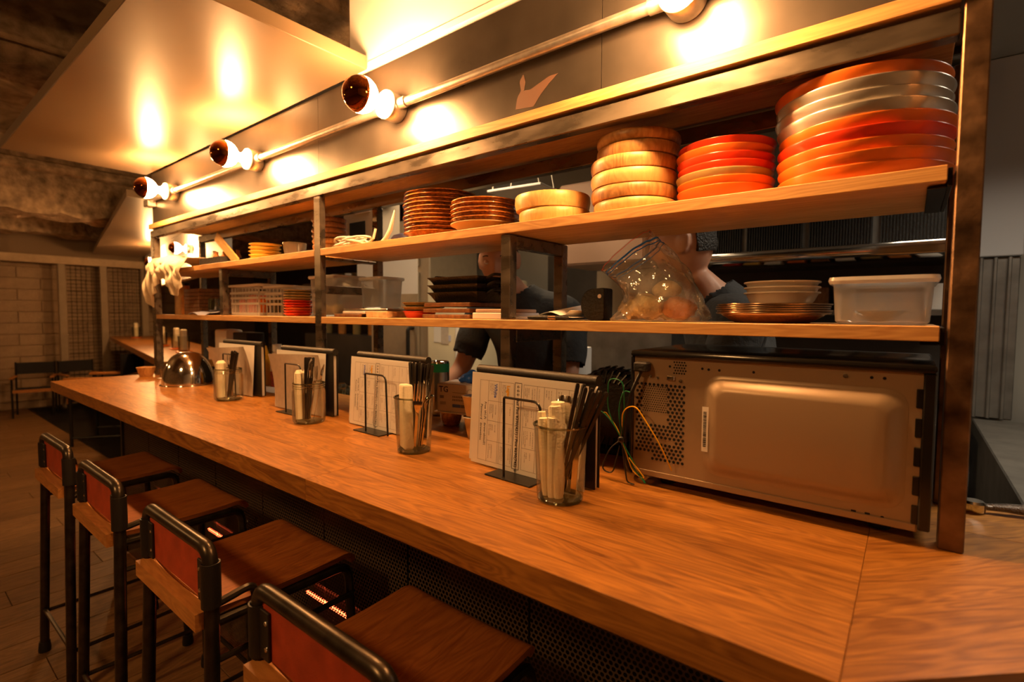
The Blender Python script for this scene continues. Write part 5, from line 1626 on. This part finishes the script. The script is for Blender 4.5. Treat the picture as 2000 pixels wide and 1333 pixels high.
# shelf of drinking glasses directly behind the counter
gr = thing('glass_rack', 'steel wire rack of upturned glasses behind the counter', 'rack', (-2.05, 1.46, FZ))
q = B()
for z in (0.84, 0.90):
    q.tube(fillet([(-0.30, -0.10, z), (0.30, -0.10, z), (0.30, 0.10, z), (-0.30, 0.10, z), (-0.30, -0.09, z)], 0.02, 3), 0.006, 6)
for i in range(12):
    q.tube([(-0.28 + 0.05 * i, -0.10, 0.84), (-0.28 + 0.05 * i, 0.10, 0.84)], 0.003, 5)
ob('wire_basket', q, MT['chrome'], gr)
q = B(); q.box(-0.32, 0.32, -0.12, 0.12, 0, 0.83, bev=0.004); ob('cabinet', q, MT['darksteel'], gr)
gm2 = None
for i in range(14):
    if gm2 is None:
        q = B(); q.lathe([(0.030, 0), (0.027, 0.11), (0.024, 0.115), (0, 0.115)], 18); gm2 = q.mesh('drinking_glass'); gm2.materials.append(MT['glassrim'])
    tag(ob('drinking_glass', gm2, None, loc=(-2.05 - 0.255 + 0.085 * (i % 7), 1.46 - 0.045 + 0.09 * (i // 7), 0.8175)), f'upturned glass in the steel wire rack, {"front" if i < 7 else "rear"} row, {["far left", "second", "third", "fourth", "fifth", "sixth", "far right"][i % 7]}', 'glass', 'glasses in the wire rack')
# upright fridge of cream enamel with notes
fr = thing('cream_fridge', 'cream enamelled fridge with notes and magnets in the kitchen', 'fridge', (-2.44, 2.45, FZ + 0.001))
q = B(); q.box(-0.19, 0.30, -0.05, 0.45, 0, 1.56, bev=0.012, seg=2); ob('body', q, MT['fridge'], fr)
q = B(); q.tube([(0.12, -0.075, 0.95), (0.12, -0.075, 1.25)], 0.012, 8); ob('handle', q, MT['porcelain'], fr)
for i, (x, z, w, h, m) in enumerate(((-0.13, 1.48, 0.05, 0.02, 'ink'), (-0.05, 1.50, 0.05, 0.02, 'ink'), (-0.10, 1.44, 0.10, 0.03, 'greypaper'), (-0.12, 1.13, 0.07, 0.14, 'paper'), (-0.05, 1.12, 0.07, 0.15, 'greypaper'), (0.02, 1.14, 0.02, 0.04, 'bluecloth'), (0.0, 1.42, 0.03, 0.03, 'redlac'))):
    q = B(); q.box(x, x + w, -0.054, -0.0505, z, z + h); ob('pinned_note', q, MT[m], fr, smooth=0)
sf = thing('steel_fridge', 'tall warm steel fridge left of the cream one', 'fridge', (-2.86, 2.45, FZ + 0.001))
q = B(); q.box(-0.45, 0.20, 0.0, 0.5, 0, 2.0, bev=0.008); ob('body', q, MT['beigesteel'], sf)
q = B(); q.box(-0.44, 0.10, -0.02, -0.001, 0.10, 1.62, bev=0.004); ob('door', q, MT['beigesteel'], sf)
q = B(); q.box(-0.44, 0.10, -0.02, -0.001, 1.66, 1.98, bev=0.004); ob('top_panel', q, MT['beigesteel'], sf)
q = B(); q.tube(fillet([(0.05, -0.02, 0.98), (0.05, -0.07, 0.98), (0.05, -0.07, 1.22), (0.05, -0.02, 1.22)], 0.03, 4), 0.014, 8); ob('handle', q, MT['iron'], sf)
q = B(); q.lathe([(0, 0), (0.045, 0), (0.045, 0.003), (0, 0.003)], 24, (0.05, -0.0205, 1.72), Vector((0, -1, 0))); em = ob('round_emblem', q, MT['inkblue'], sf)
q = B(); q.lathe([(0, 0), (0.030, 0), (0.030, 0.002), (0, 0.002)], 24, (0.05, -0.0238, 1.72), Vector((0, -1, 0))); ob('emblem_centre', q, MT['yellowc'], em)
hc = thing('hanging_chart', 'large white paper chart hanging before the steel fridge', 'paper', (-2.47, 1.93, 1.39), 0.25)
q = B(); q.grid(lambda u, v: Vector((-0.22 + 0.44 * u, 0.02 * math.sin(u * 3), 0.02 + 0.32 * v)), 10, 4, 0.001); ob('sheet', q, MT['paper'], hc, smooth=60)
for x in (-0.15, 0.15):
    q = B(); q.tube([(x, 0.012, 0.335), (x, 0.012, 0.999)], 0.0015, 5); ob('hanging_string', q, MT['cord'], hc)
# dark equipment box hung under the kitchen ceiling
eq = thing('ticket_printer', 'grey order printer unit hanging behind the upper shelf', 'printer', (-2.19, 1.60, 1.62))
q = B(); q.box(-0.13, 0.13, -0.06, 0.10, 0.0, 0.24, bev=0.006); ob('housing', q, simple('grey_printer_plastic', (0.42, 0.36, 0.28), 0.4), eq)
q = B(); q.box(-0.07, 0.06, -0.064, -0.0605, 0.03, 0.13, bev=0.001); ob('dark_slot', q, MT['hole'], eq, smooth=0)
q = B(); q.box(-0.02, 0.10, -0.066, -0.0605, 0.17, 0.22, bev=0.001); ob('label_plate', q, MT['boxcard'], eq, smooth=0)
q = B(); q.box(-0.10, 0.20, -0.05, 0.05, 0.241, 0.33, bev=0.004); q.box(-0.02, 0.02, -0.02, 0.02, 0.33, 0.765); ob('ceiling_bracket', q, MT['iron'], eq)
# long extraction hood
hd = thing('extraction_hood', 'steel extraction hood with pleated filters across the kitchen back', 'hood', (-0.45, 2.9, 1.5))
q = B(); q.box(-0.55, 0.60, -0.30, 0.33, 0.045, 0.10, bev=0.008, seg=2); ob('front_lip', q, MT['chrome'], hd)
q = B(); q.box(-0.55, 0.60, 0.0, 0.33, 0.10, 0.86); ob('hood_body', q, MT['darksteel'], hd)
for k in range(4):
    x0 = -0.54 + k * 0.285
    q = B()
    n = 22
    for i in range(n):
        a = x0 + 0.01 + 0.26 * i / n
        q.box(a, a + 0.006, -0.030, -0.002, 0.105, 0.34)
    ob('pleated_filter', q, MT['iron'], hd, smooth=0)
slab('spice_shelf', -0.95, 0.15, 3.0, 3.24, 1.30, 1.325, 'darksteel', 'narrow steel shelf below the extraction hood', 'shelf')
rr2 = random.Random(11)
cols3 = ['redlac', 'yellowc', 'paper', 'orangelac', 'brownwood', 'porcelain', 'olive', 'crust', 'paper']
dn = ['red', 'ochre', 'white', 'orange', 'brown', 'cream', 'olive', 'tan', 'pale']
for i in range(9):
    x = -0.88 + i * 0.115
    slab('food_packet', x, x + 0.085, 3.02, 3.14, 1.3255, 1.3255 + 0.09 + 0.05 * rr2.random(), cols3[i], f'{dn[i]} food packet on the narrow kitchen shelf', 'packet', 'packets on the kitchen shelf', bev=0.004)
slab('cooker', -0.95, 0.15, 2.65, 3.23, FZ + 0.001, 0.86, 'kitdark', 'dark cooking range below the extraction hood', 'cooker')
# salmon wall cabinet, steel splash panel, paper roll
slab('wall_cabinet', -1.66, -1.12, 2.55, 2.95, 1.58, 2.05, 'pinkpaint', 'salmon coloured wall cabinet behind the middle post', 'cabinet', bev=0.012)
slab('steel_splashback', -1.75, -1.02, 3.19, 3.24, 1.16, 1.60, 'beigesteel', 'warm steel splashback under the salmon cabinet', 'panel')
slab('dark_oven', -1.55, -1.02, 2.70, 3.15, FZ + 0.002, 1.30, 'darksteel', 'dark oven standing under the salmon cabinet', 'oven')
q = B(); q.lathe([(0.012, 0), (0.062, 0), (0.064, 0.004), (0.064, 0.30), (0.062, 0.304), (0.012, 0.304), (0.012, 0)], 32)
tag(ob('paper_roll', q, MT['paper'], loc=(-1.135, 1.90, 0.8505)), 'large white paper towel roll on the kitchen bench', 'roll')
slab('orange_block', -1.015, -0.985, 2.7, 2.75, 1.3, 1.38, 'orange', 'small orange block on the dark oven edge', 'block')
# back bar shelf with cups, far kitchen left
bs = slab('back_bar_shelf', -4.6, -3.35, 2.60, 2.85, 1.54, 1.57, 'darksteel', 'high back bar shelf of cups at the far left of the kitchen', 'shelf')
for i in range(11):
    q = B(); q.lathe([(0, 0), (0.025, 0), (0.033, 0.08), (0.031, 0.08), (0.023, 0.004), (0, 0.004)], 16)
    tag(ob('cup', q, MT['porcelain'] if i % 2 else MT['glassrim'], loc=(-4.52 + 0.105 * i, 2.70, 1.5705)), f'small cup on the high back bar shelf, {("leftmost", "second from left", "third from left", "fourth from left", "fifth from left", "middle", "fifth from right", "fourth from right", "third from right", "second from right", "rightmost")[i]}', 'cup', 'cups on the back bar shelf')
slab('back_bar_cabinet', -4.6, -3.35, 2.62, 3.2, FZ + 0.001, 1.10, 'kitdark', 'dark back bar cabinet at the far left of the kitchen', 'cabinet')
for i in range(5):
    q = B(); q.lathe([(0, 0), (0.035, 0), (0.037, 0.02), (0.037, 0.16), (0.013, 0.22), (0.013, 0.28), (0, 0.28)], 16)
    tag(ob('bottle', q, MT['crust'] if i % 2 else MT['olive'], loc=(-4.45 + 0.23 * i, 2.78, 1.1005)), f'dark bottle on the back bar cabinet, {("leftmost", "second from left", "middle", "second from right", "rightmost")[i]}', 'bottle', 'bottles on the back bar cabinet')

ht = thing('hanging_tray', 'white flat tray hung on cords above the salmon cabinet', 'tray', (-1.62, 2.15, 1.93), 0.1)
q = B(); q.box(-0.16, 0.16, -0.10, 0.10, 0, 0.012, bev=0.002); ob('panel', q, MT['porcelain'], ht)
for x in (-0.14, 0.14):
    for y in (-0.08, 0.08):
        q = B(); q.tube([(x, y, 0.0125), (x * 0.35, y, 0.458)], 0.0022, 5); ob('cord', q, MT['cord'], ht)
for i, (p_, lab) in enumerate((((-0.375, 3.236, 2.19), 'small glowing disc standing for a reflected kitchen downlight between red bowls and trays'), ((-2.62, 3.236, 2.16), 'small glowing disc standing for a reflected kitchen downlight left of the brown plates'))):  # glowing discs added on the wall for the bright spots of ceiling downlights
    t = thing('downlight_disc', lab, 'lamp', p_, 0, 'glowing discs standing for kitchen downlights')
    q = B(); q.lathe([(0, 0), (0.06, 0), (0.06, 0.03), (0, 0.03)], 24, ax=Vector((0, -1, 0))); ob('base', q, MT['porcelain'], t)
    q = B(); q.lathe([(0.045, 0.0302), (0.045, 0.04), (0.03, 0.055), (0, 0.06)], 24, ax=Vector((0, -1, 0))); ob('glowing_face', q, emit('kitchen_lamp_glow', (1.0, 0.86, 0.62), 14.0), t)

# ------------------------------------------------------------------ right hand side of the kitchen
b = B(); b.box(0.20, 0.36, 3.0, 3.24, 1.555, 2.388, bev=0.004); struct('trim_3', b, MT['greypaint'], label='cool grey boxed pillar at the right of the kitchen', cat='pillar')
b = B(); b.box(0.215, 0.355, 3.02, 3.24, 0.852, 1.553, bev=0.004)
for k in range(3):
    b.box(0.225 + 0.045 * k, 0.238 + 0.045 * k, 3.005, 3.02, 0.852, 1.553, bev=0.003)
struct('trim_4', b, MT['darksteel'], label='dark fluted base of the kitchen pillar', cat='pillar')
slab('steel_counter', 0.226, 1.2, 1.66, 2.99, FZ + 0.001, 0.85, 'darksteel', 'dark steel counter at the far right behind the post', 'counter', bev=0.004)
slab('white_folder', 0.44, 0.475, 2.70, 2.95, 0.8505, 1.15, 'paper', 'white folder standing on the right steel counter', 'folder')
slab('wooden_block', 0.40, 0.60, 2.72, 2.90, 0.8503, 0.866 - 0.002, 'bowl_light', 'light wooden board on the right steel counter', 'board') if False else None
q = B(); q.tube([(0, 0, 0), (0.01, 0, 0.06), (0.03, 0, 0.11), (0.035, 0, 0.13)], [0.012, 0.014, 0.020, 0.008], 10)
tag(ob('green_brush', q, MT['green_plastic'], loc=(0.235, 2.80, 1.12)), 'green plastic brush hanging beside the pillar', 'brush') if False else None

# ------------------------------------------------------------------ second counter and far seats
fcn = thing('far_counter', 'second wooden counter at the far left of the room', 'counter', far(1.9, 0.3, FZ))
q = B(); q.prism([far(-0.55, 0.0, 0.885), far(4.30, 0.0, 0.885), far(4.30, 0.62, 0.885), far(-0.55, 0.62, 0.885)], (0, 0, 0.055), bev=0.003)
ob('worktop', q, MT['counter'], fcn, loc=-fcn.location)
q = B(); q.prism([far(-0.45, 0.30, FZ), far(4.2, 0.30, FZ), far(4.2, 0.36, FZ), far(-0.45, 0.36, FZ)], (0, 0, 0.915 - 0.001)); ob('front_panel', q, MT['kitdark'], fcn, loc=-fcn.location)
fard = math.atan2(-(2.169 - 1.391), 9.107 - 4.736)
for i, (u, v) in enumerate(((0.35, 0.28), (0.85, 0.30), (1.45, 0.26), (3.6, 0.24))):
    p = far(u, v, 0.9405)
    q = B(); q.lathe([(0, 0), (0.062, 0), (0.065, 0.008), (0.05, 0.012), (0, 0.012)], 24); tag(ob('coaster', q, MT['orangelac'], loc=p), 'round red coaster under the ' + ['nearest', 'second', 'third', 'farthest'][i] + ' jar on the second counter', 'coaster', 'coasters on the second counter')
    j = thing('napkin_jar', ['nearest', 'second', 'third', 'farthest'][i] + ' jar of white napkins on the second counter', 'jar', p + Vector((0, 0, 0.0125)), 0, 'napkin jars on the second counter')
    q = B(); q.lathe([(0, 0), (0.042, 0), (0.048, 0.13), (0.046, 0.13), (0.040, 0.005), (0, 0.005)], 24); ob('glass_wall', q, MT['glass'], j)
    q = B(); q.box(-0.028, 0.026, -0.02, 0.02, 0.007, 0.19, bev=0.008); ob('napkins', q, MT['napkin'], j)
def chair(loc, rz, lab, mat='trousers'):
    t = thing('folding_chair', lab, 'chair', loc, rz, 'chairs at the far end')
    k = 0.78 if loc[0] < -8 else 1.05
    t.scale = (k, k, k)
    for s in (-1, 1):
        q = B(); q.tube([(s * 0.24, -0.2, 0), (s * 0.24, -0.2, 0.62)], 0.014, 8); ob('leg', q, MT['black'], t)
        q = B(); q.tube([(s * 0.24, 0.2, 0), (s * 0.24, 0.22, 0.86)], 0.014, 8); ob('leg', q, MT['black'], t)
        q = B(); q.box(s * 0.24 - 0.025, s * 0.24 + 0.025, -0.24, 0.22, 0.621, 0.645, bev=0.004); ob('armrest', q, MT['rail_wood'], t)
        q = B(); q.tube([(s * 0.24, -0.2, 0.08), (s * 0.24, 0.2, 0.08)], 0.010, 8); ob('foot_bar', q, MT['black'], t)
    q = B(); q.box(-0.23, 0.23, -0.22, 0.20, 0.42, 0.44, bev=0.004); ob('seat', q, MT[mat], t)
    q = B(); q.grid(lambda u, v: Vector((-0.24 + 0.48 * u, 0.215 + 0.03 * math.sin(u * math.pi), 0.66 + 0.19 * v)), 8, 2, 0.004); ob('backrest', q, MT[mat], t)
    q = B(); q.box(-0.23, 0.23, -0.232, -0.221, 0.40, 0.45, bev=0.002); ob('front_rail', q, MT['rail_wood'], t)
chair((-8.75, 1.30, FZ), math.radians(75), 'dark folding armchair against the block wall, further left')
chair((-8.7, 1.75, FZ), math.radians(95), 'dark folding armchair by the timber post, further right')
chair((-6.5, 1.52, FZ), math.radians(-35), 'black folding armchair pulled up to the second counter')

# ================================================================== two cooks
def skin_mesh(chains, root, sub=2):
    """chains: lists of (point, radius); shared points by identical coordinates"""
    me = bpy.data.meshes.new('tmp')
    idx, V, E, Rr = {}, [], [], []
    for ch in chains:
        prev = None
        for p, r in ch:
            k = tuple(round(c, 5) for c in p)
            if k not in idx:
                idx[k] = len(V); V.append(p); Rr.append(r)
            if prev is not None and prev != idx[k]:
                E.append((prev, idx[k]))
            prev = idx[k]
    me.from_pydata([tuple(v) for v in V], E, [])
    o = bpy.data.objects.new('tmp', me)
    col.objects.link(o)
    m = o.modifiers.new('s', 'SKIN')
    for i, sv in enumerate(me.skin_vertices[0].data):
        rr = Rr[i]
        sv.radius = (rr, rr) if not isinstance(rr, tuple) else rr
        sv.use_root = (i == idx[tuple(round(c, 5) for c in root)])
    m.use_smooth_shade = True
    s = o.modifiers.new('d', 'SUBSURF'); s.levels = sub; s.render_levels = sub
    bpy.context.view_layer.update()
    out = bpy.data.meshes.new_from_object(o.evaluated_get(bpy.context.evaluated_depsgraph_get()))
    bpy.data.objects.remove(o)
    return out


def head_points(q, c, R):
    """sculpted head facing -Y in its own frame, 0.235 tall, centre at c"""
    for v in bmesh.ops.create_uvsphere(q.bm, u_segments=48, v_segments=36, radius=1)['verts']:
        x, y, z = v.co
        w = 0.074 * (1 - 0.22 * max(0, -z) ** 1.4)
        d = 0.096 if y > 0 else 0.090 * (1 - 0.10 * max(0, -z) ** 2)
        p = Vector((x * w, y * d, z * 0.118))
        if y < 0:
            fx, fz = p.x, p.z
            g = lambda x0, z0, sx_, sz_: math.exp(-((fx - x0) / sx_) ** 2 - ((fz - z0) / sz_) ** 2)
            p.y -= 0.017 * g(0, -0.022, 0.011, 0.012) + 0.010 * g(0, 0.002, 0.008, 0.022)      # nose
            p.y += 0.011 * (g(-0.031, 0.010, 0.016, 0.011) + g(0.031, 0.010, 0.016, 0.011))      # sockets
            p.y -= 0.005 * (g(-0.030, 0.030, 0.022, 0.008) + g(0.030, 0.030, 0.022, 0.008))      # brows
            p.y -= 0.007 * g(0, -0.060, 0.020, 0.007)                                            # lips
            p.y += 0.004 * g(0, -0.060, 0.020, 0.0025)
            p.y -= 0.008 * g(0, -0.092, 0.020, 0.014)                                            # chin
            p.y -= 0.004 * (g(-0.045, -0.012, 0.016, 0.014) + g(0.045, -0.012, 0.016, 0.014))    # cheeks
        v.co = c + R @ p
    for s in (-1, 1):
        for v in bmesh.ops.create_icosphere(q.bm, subdivisions=3, radius=1)['verts']:
            x, y, z = v.co
            rr = math.hypot(y, z)
            cup = 0.006 * math.exp(-((rr - 0.45) / 0.3) ** 2)
            p = Vector((s * 0.076 + 0.013 * x * (1 if x * s > 0 else 0.8), 0.008 + y * 0.019 + 0.006 * z, -0.006 + z * 0.033))
            p.x -= s * cup if x * s > 0 else 0
            p.x += s * 0.006 * max(0, y)
            v.co = c + R @ p


def person(lab, base, heading, head_c, head_R, joints, hair_front):
    """joints: world points"""
    J = {k: Vector(v) for k, v in joints.items()}
    mid = lambda a, c, t=0.5: J[a].lerp(J[c], t)
    trunk = [(J['pelvis'], (0.118, 0.110)), (mid('pelvis', 'chest'), (0.112, 0.106)), (J['chest'], (0.118, 0.110)), (J['neck'], 0.058), (J['head'], 0.057)]
    chains = [trunk]
    for s in ('l', 'r'):
        chains.append([(J['chest'], (0.118, 0.110)), (J['sh_' + s], 0.058), (mid('sh_' + s, 'el_' + s), 0.050), (J['el_' + s], 0.040), (mid('el_' + s, 'wr_' + s, 0.35), 0.041), (J['wr_' + s], 0.027), (J['palm_' + s], 0.032)])
        chains.append([(J['pelvis'], (0.118, 0.110)), (J['hip_' + s], 0.084), (J['kn_' + s], 0.056), (J['an_' + s], 0.040), (J['toe_' + s], 0.036)])
    body = skin_mesh(chains, J['pelvis'])
    q = B()
    q.bm.from_mesh(body)
    head_points(q, head_c, head_R)
    # fingers
    for s in ('l', 'r'):
        d = (J['palm_' + s] - J['wr_' + s]).normalized()
        side = d.cross(Vector((0, 0, 1))).normalized() if abs(d.z) < 0.95 else Vector((1, 0, 0))
        nrm = d.cross(side)
        for i, (off, L) in enumerate(((-0.030, 0.062), (-0.010, 0.075), (0.010, 0.080), (0.029, 0.070))):
            p0 = J['palm_' + s] + d * 0.012 + side * off * 0.8
            q.tube([p0, p0 + d * L * 0.45 + side * off * 0.15, p0 + d * L * 0.8 - nrm * 0.012, p0 + d * L - nrm * 0.028], [0.0095, 0.009, 0.0085, 0.0065], 8)
        p0 = J['wr_' + s] + d * 0.03 - side * 0.02
        q.tube([p0, p0 - side * 0.028 + d * 0.02, p0 - side * 0.036 + d * 0.05], [0.011, 0.010, 0.008], 8)
    seen = set()
    for f0 in list(q.bm.faces):
        if f0 in seen:
            continue
        comp, todo = [], [f0]
        seen.add(f0)
        while todo:
            g_ = todo.pop()
            comp.append(g_)
            for e_ in g_.edges:
                for h_ in e_.link_faces:
                    if h_ not in seen:
                        seen.add(h_)
                        todo.append(h_)
        cen = comp[0].verts[0].co.copy()
        vol = 0.0
        for g_ in comp:
            w_ = [v.co - cen for v in g_.verts]
            for i in range(1, len(w_) - 1):
                vol += w_[0].dot(w_[i].cross(w_[i + 1]))
        if vol < 0:
            for g_ in comp:
                g_.normal_flip()
    pme = bpy.data.meshes.new('person')
    q.bm.to_mesh(pme)
    q.bm.free()
    for p_ in pme.polygons:
        p_.use_smooth = True
    o = ob('person', pme, MT['skin'])
    tag(o, lab, 'person')
    rm = o.modifiers.new('remesh', 'REMESH'); rm.mode = 'VOXEL'; rm.voxel_size = 0.007; rm.use_smooth_shade = True
    sm = o.modifiers.new('smooth', 'SMOOTH'); sm.factor = 0.5; sm.iterations = 2
    # clothes: the body surface pushed outwards where cloth covers it
    bpy.context.view_layer.update()
    ev = o.evaluated_get(bpy.context.evaluated_depsgraph_get())
    src = bpy.data.meshes.new_from_object(ev)
    bones = [('trunk', J['pelvis'], J['chest'], 0.13), ('neckb', J['chest'], J['neck'], 0.11), ('head', J['neck'] + Vector((0, 0, 0.01)), head_c, 0.06)]
    for s in ('l', 'r'):
        bones += [('yoke', J['chest'], J['sh_' + s], 0.09), ('uarm', J['sh_' + s], J['el_' + s], 0.05), ('farm', J['el_' + s], J['wr_' + s], 0.035), ('hand', J['wr_' + s], J['palm_' + s] + (J['palm_' + s] - J['wr_' + s]) * 1.6, 0.04),
                  ('leg', J['hip_' + s], J['kn_' + s], 0.075), ('leg', J['kn_' + s], J['an_' + s], 0.05), ('foot', J['an_' + s], J['toe_' + s], 0.045)]
    def near(p):
        best, bd, bt = None, 9, 0
        for nm, a_, c_, r_ in bones:
            d_ = c_ - a_
            t_ = max(0, min(1, (p - a_).dot(d_) / d_.length_squared))
            k_ = (p - a_ - d_ * t_).length / r_
            if k_ < bd:
                best, bd, bt = nm, k_, t_
        return best, bt
    info = [near(v.co) for v in src.vertices]
    hem = J['pelvis'].z - 0.06
    def is_shirt(i):
        nm, t_ = info[i]
        z_ = src.vertices[i].co.z
        return (nm == 'trunk' and z_ > hem) or (nm == 'leg' and z_ > hem) or (nm == 'neckb' and t_ < 0.86) or nm == 'yoke' or (nm == 'uarm' and t_ < 0.78)
    def is_tr(i):
        nm, t_ = info[i]
        return (nm == 'leg' or nm == 'trunk') and src.vertices[i].co.z < J['pelvis'].z + 0.03 and src.vertices[i].co.z > 0.06
    for nm_, test, push, mt_ in (('shirt', is_shirt, 0.022, 'shirt'), ('trousers', is_tr, 0.011, 'trousers')):
        cb2 = bmesh.new()
        cb2.from_mesh(src)
        cb2.verts.ensure_lookup_table()
        bmesh.ops.delete(cb2, geom=[v for v in cb2.verts if not test(v.index)], context='VERTS')
        cb2.normal_update()
        for v in cb2.verts:
            c_ = v.co
            v.co = c_ + v.normal * (push + 0.004 * math.sin(c_.z * 38 + c_.x * 21) * math.sin(c_.y * 33 + c_.z * 11))
        me_ = bpy.data.meshes.new(nm_)
        cb2.to_mesh(me_)
        cb2.free()
        for p_ in me_.polygons:
            p_.use_smooth = True
        me_.materials.clear()
        me_.materials.append(MT[mt_])
        g_ = ob(nm_, me_, None, o)
        sd = g_.modifiers.new('thickness', 'SOLIDIFY'); sd.thickness = 0.004
    bpy.data.meshes.remove(src)
    for s in ('l', 'r'):
        q = B(); q.tube([J['an_' + s] + Vector((0, 0, -0.035)) - (J['toe_' + s] - J['an_' + s]).normalized() * 0.04, J['an_' + s] + Vector((0, 0, -0.03)), J['toe_' + s] + Vector((0, 0, 0.012)), J['toe_' + s] + (J['toe_' + s] - J['an_' + s]).normalized() * 0.03 + Vector((0, 0, 0.008))], [0.038, 0.05, 0.046, 0.028], 12)
        ob('shoe', q, MT['iron'], o)
    # hair cap
    q = B()
    n0 = set(q.bm.verts)
    bmesh.ops.create_uvsphere(q.bm, u_segments=40, v_segments=28, radius=1)
    dele = []
    for v in q.bm.verts:
        x, y, z = v.co
        lim = -0.35 if y > 0.15 else (hair_front if y < -0.35 else hair_front + (-0.35 - hair_front) * (y + 0.35) / 0.5)
        if abs(x) > 0.62 and -0.32 < y < 0.34:
            lim = max(lim, 0.30)
        if z < lim:
            dele.append(v); continue
        k = 1 + 0.035 * math.sin(x * 19 + z * 11) * math.sin(y * 17) + 0.02 * math.sin(x * 41) * math.sin(z * 37)
        v.co = head_c + head_R @ Vector((x * 0.081 * k, y * 0.104 * k + 0.002, z * 0.128 * k + 0.002))
    bmesh.ops.delete(q.bm, geom=dele, context='VERTS')
    bmesh.ops.solidify(q.bm, geom=list(q.bm.faces), thickness=0.012)
    ob('hair', q, MT['hair'], o, smooth=80)
    for s in (-1, 1):
        q = B(); q.ball((0, 0, 0), 0.0115, 2); ob('eye', q, MT['eyewhite'], o, loc=head_c + head_R @ Vector((s * 0.031, -0.069, 0.010)))
        q = B(); q.grid(lambda u, v: Vector((-0.014 + 0.028 * u, 0.004 * (2 * u - 1) ** 2, 0.004 * v + 0.004 * math.sin(u * math.pi))), 8, 2, 0.002)
        ob('eyebrow', q, MT['hair'], o, loc=head_c + head_R @ Vector((s * 0.031, -0.0845, 0.030)), rot=head_R.to_euler())
        # lowered eyelid
        q = B(); q.lathe([(0.0128 * math.cos(a), 0.0128 * math.sin(a)) for a in [0.0 + k * 0.196 for k in range(9)]], 16); ob('eyelid', q, MT['skin'], o, loc=head_c + head_R @ Vector((s * 0.031, -0.069, 0.009)), rot=head_R.to_euler())
    q = B(); q.ball((0, 0, 0), 0.01, 2, (2.0, 0.6, 0.55)); ob('lips', q, MT['lip'], o, loc=head_c + head_R @ Vector((0, -0.0885, -0.060)), rot=head_R.to_euler())
    return o

# first cook: face towards the counter, looking down at the work
h1 = Vector((-1.285, 1.55, 1.506))
R1 = Matrix.Rotation(math.radians(28), 3, 'Z') @ Matrix.Rotation(math.radians(18), 3, 'X')
person('cook in dark T-shirt looking down behind the middle post', None, 0, h1, R1, dict(
    pelvis=(-1.17, 1.68, 0.88), chest=(-1.21, 1.635, 1.255), neck=(-1.255, 1.595, 1.385), head=(-1.275, 1.575, 1.45),
    sh_l=(-1.055, 1.705, 1.315), el_l=(-1.00, 1.62, 1.04), wr_l=(-1.10, 1.47, 0.98), palm_l=(-1.145, 1.42, 0.975),
    sh_r=(-1.385, 1.57, 1.305), el_r=(-1.435, 1.50, 1.075), wr_r=(-1.445, 1.40, 0.985), palm_r=(-1.45, 1.35, 0.962),
    hip_l=(-1.08, 1.71, 0.82), kn_l=(-1.07, 1.70, 0.43), an_l=(-1.07, 1.74, 0.05), toe_l=(-1.11, 1.60, 0.01),
    hip_r=(-1.27, 1.65, 0.82), kn_r=(-1.28, 1.64, 0.43), an_r=(-1.27, 1.68, 0.05), toe_r=(-1.33, 1.54, 0.01)), 0.42)
# second cook: turned away to the left, seen from behind his ear
h2 = Vector((-0.580, 1.60, 1.520))
R2 = Matrix.Rotation(math.radians(-72), 3, 'Z') @ Matrix.Rotation(math.radians(8), 3, 'X')
person('cook in dark T-shirt turned away behind the zip bag', None, 0, h2, R2, dict(
    pelvis=(-0.42, 1.70, 0.86), chest=(-0.445, 1.67, 1.235), neck=(-0.52, 1.635, 1.375), head=(-0.56, 1.62, 1.44),
    sh_l=(-0.50, 1.85, 1.30), el_l=(-0.61, 1.91, 1.05), wr_l=(-0.81, 1.84, 0.96), palm_l=(-0.86, 1.82, 0.95),
    sh_r=(-0.375, 1.505, 1.300), el_r=(-0.41, 1.45, 1.05), wr_r=(-0.62, 1.50, 0.97), palm_r=(-0.67, 1.51, 0.96),
    hip_l=(-0.45, 1.79, 0.80), kn_l=(-0.46, 1.79, 0.42), an_l=(-0.44, 1.80, 0.05), toe_l=(-0.59, 1.81, 0.01),
    hip_r=(-0.41, 1.61, 0.80), kn_r=(-0.42, 1.60, 0.42), an_r=(-0.40, 1.60, 0.05), toe_r=(-0.55, 1.59, 0.01)), 0.42)
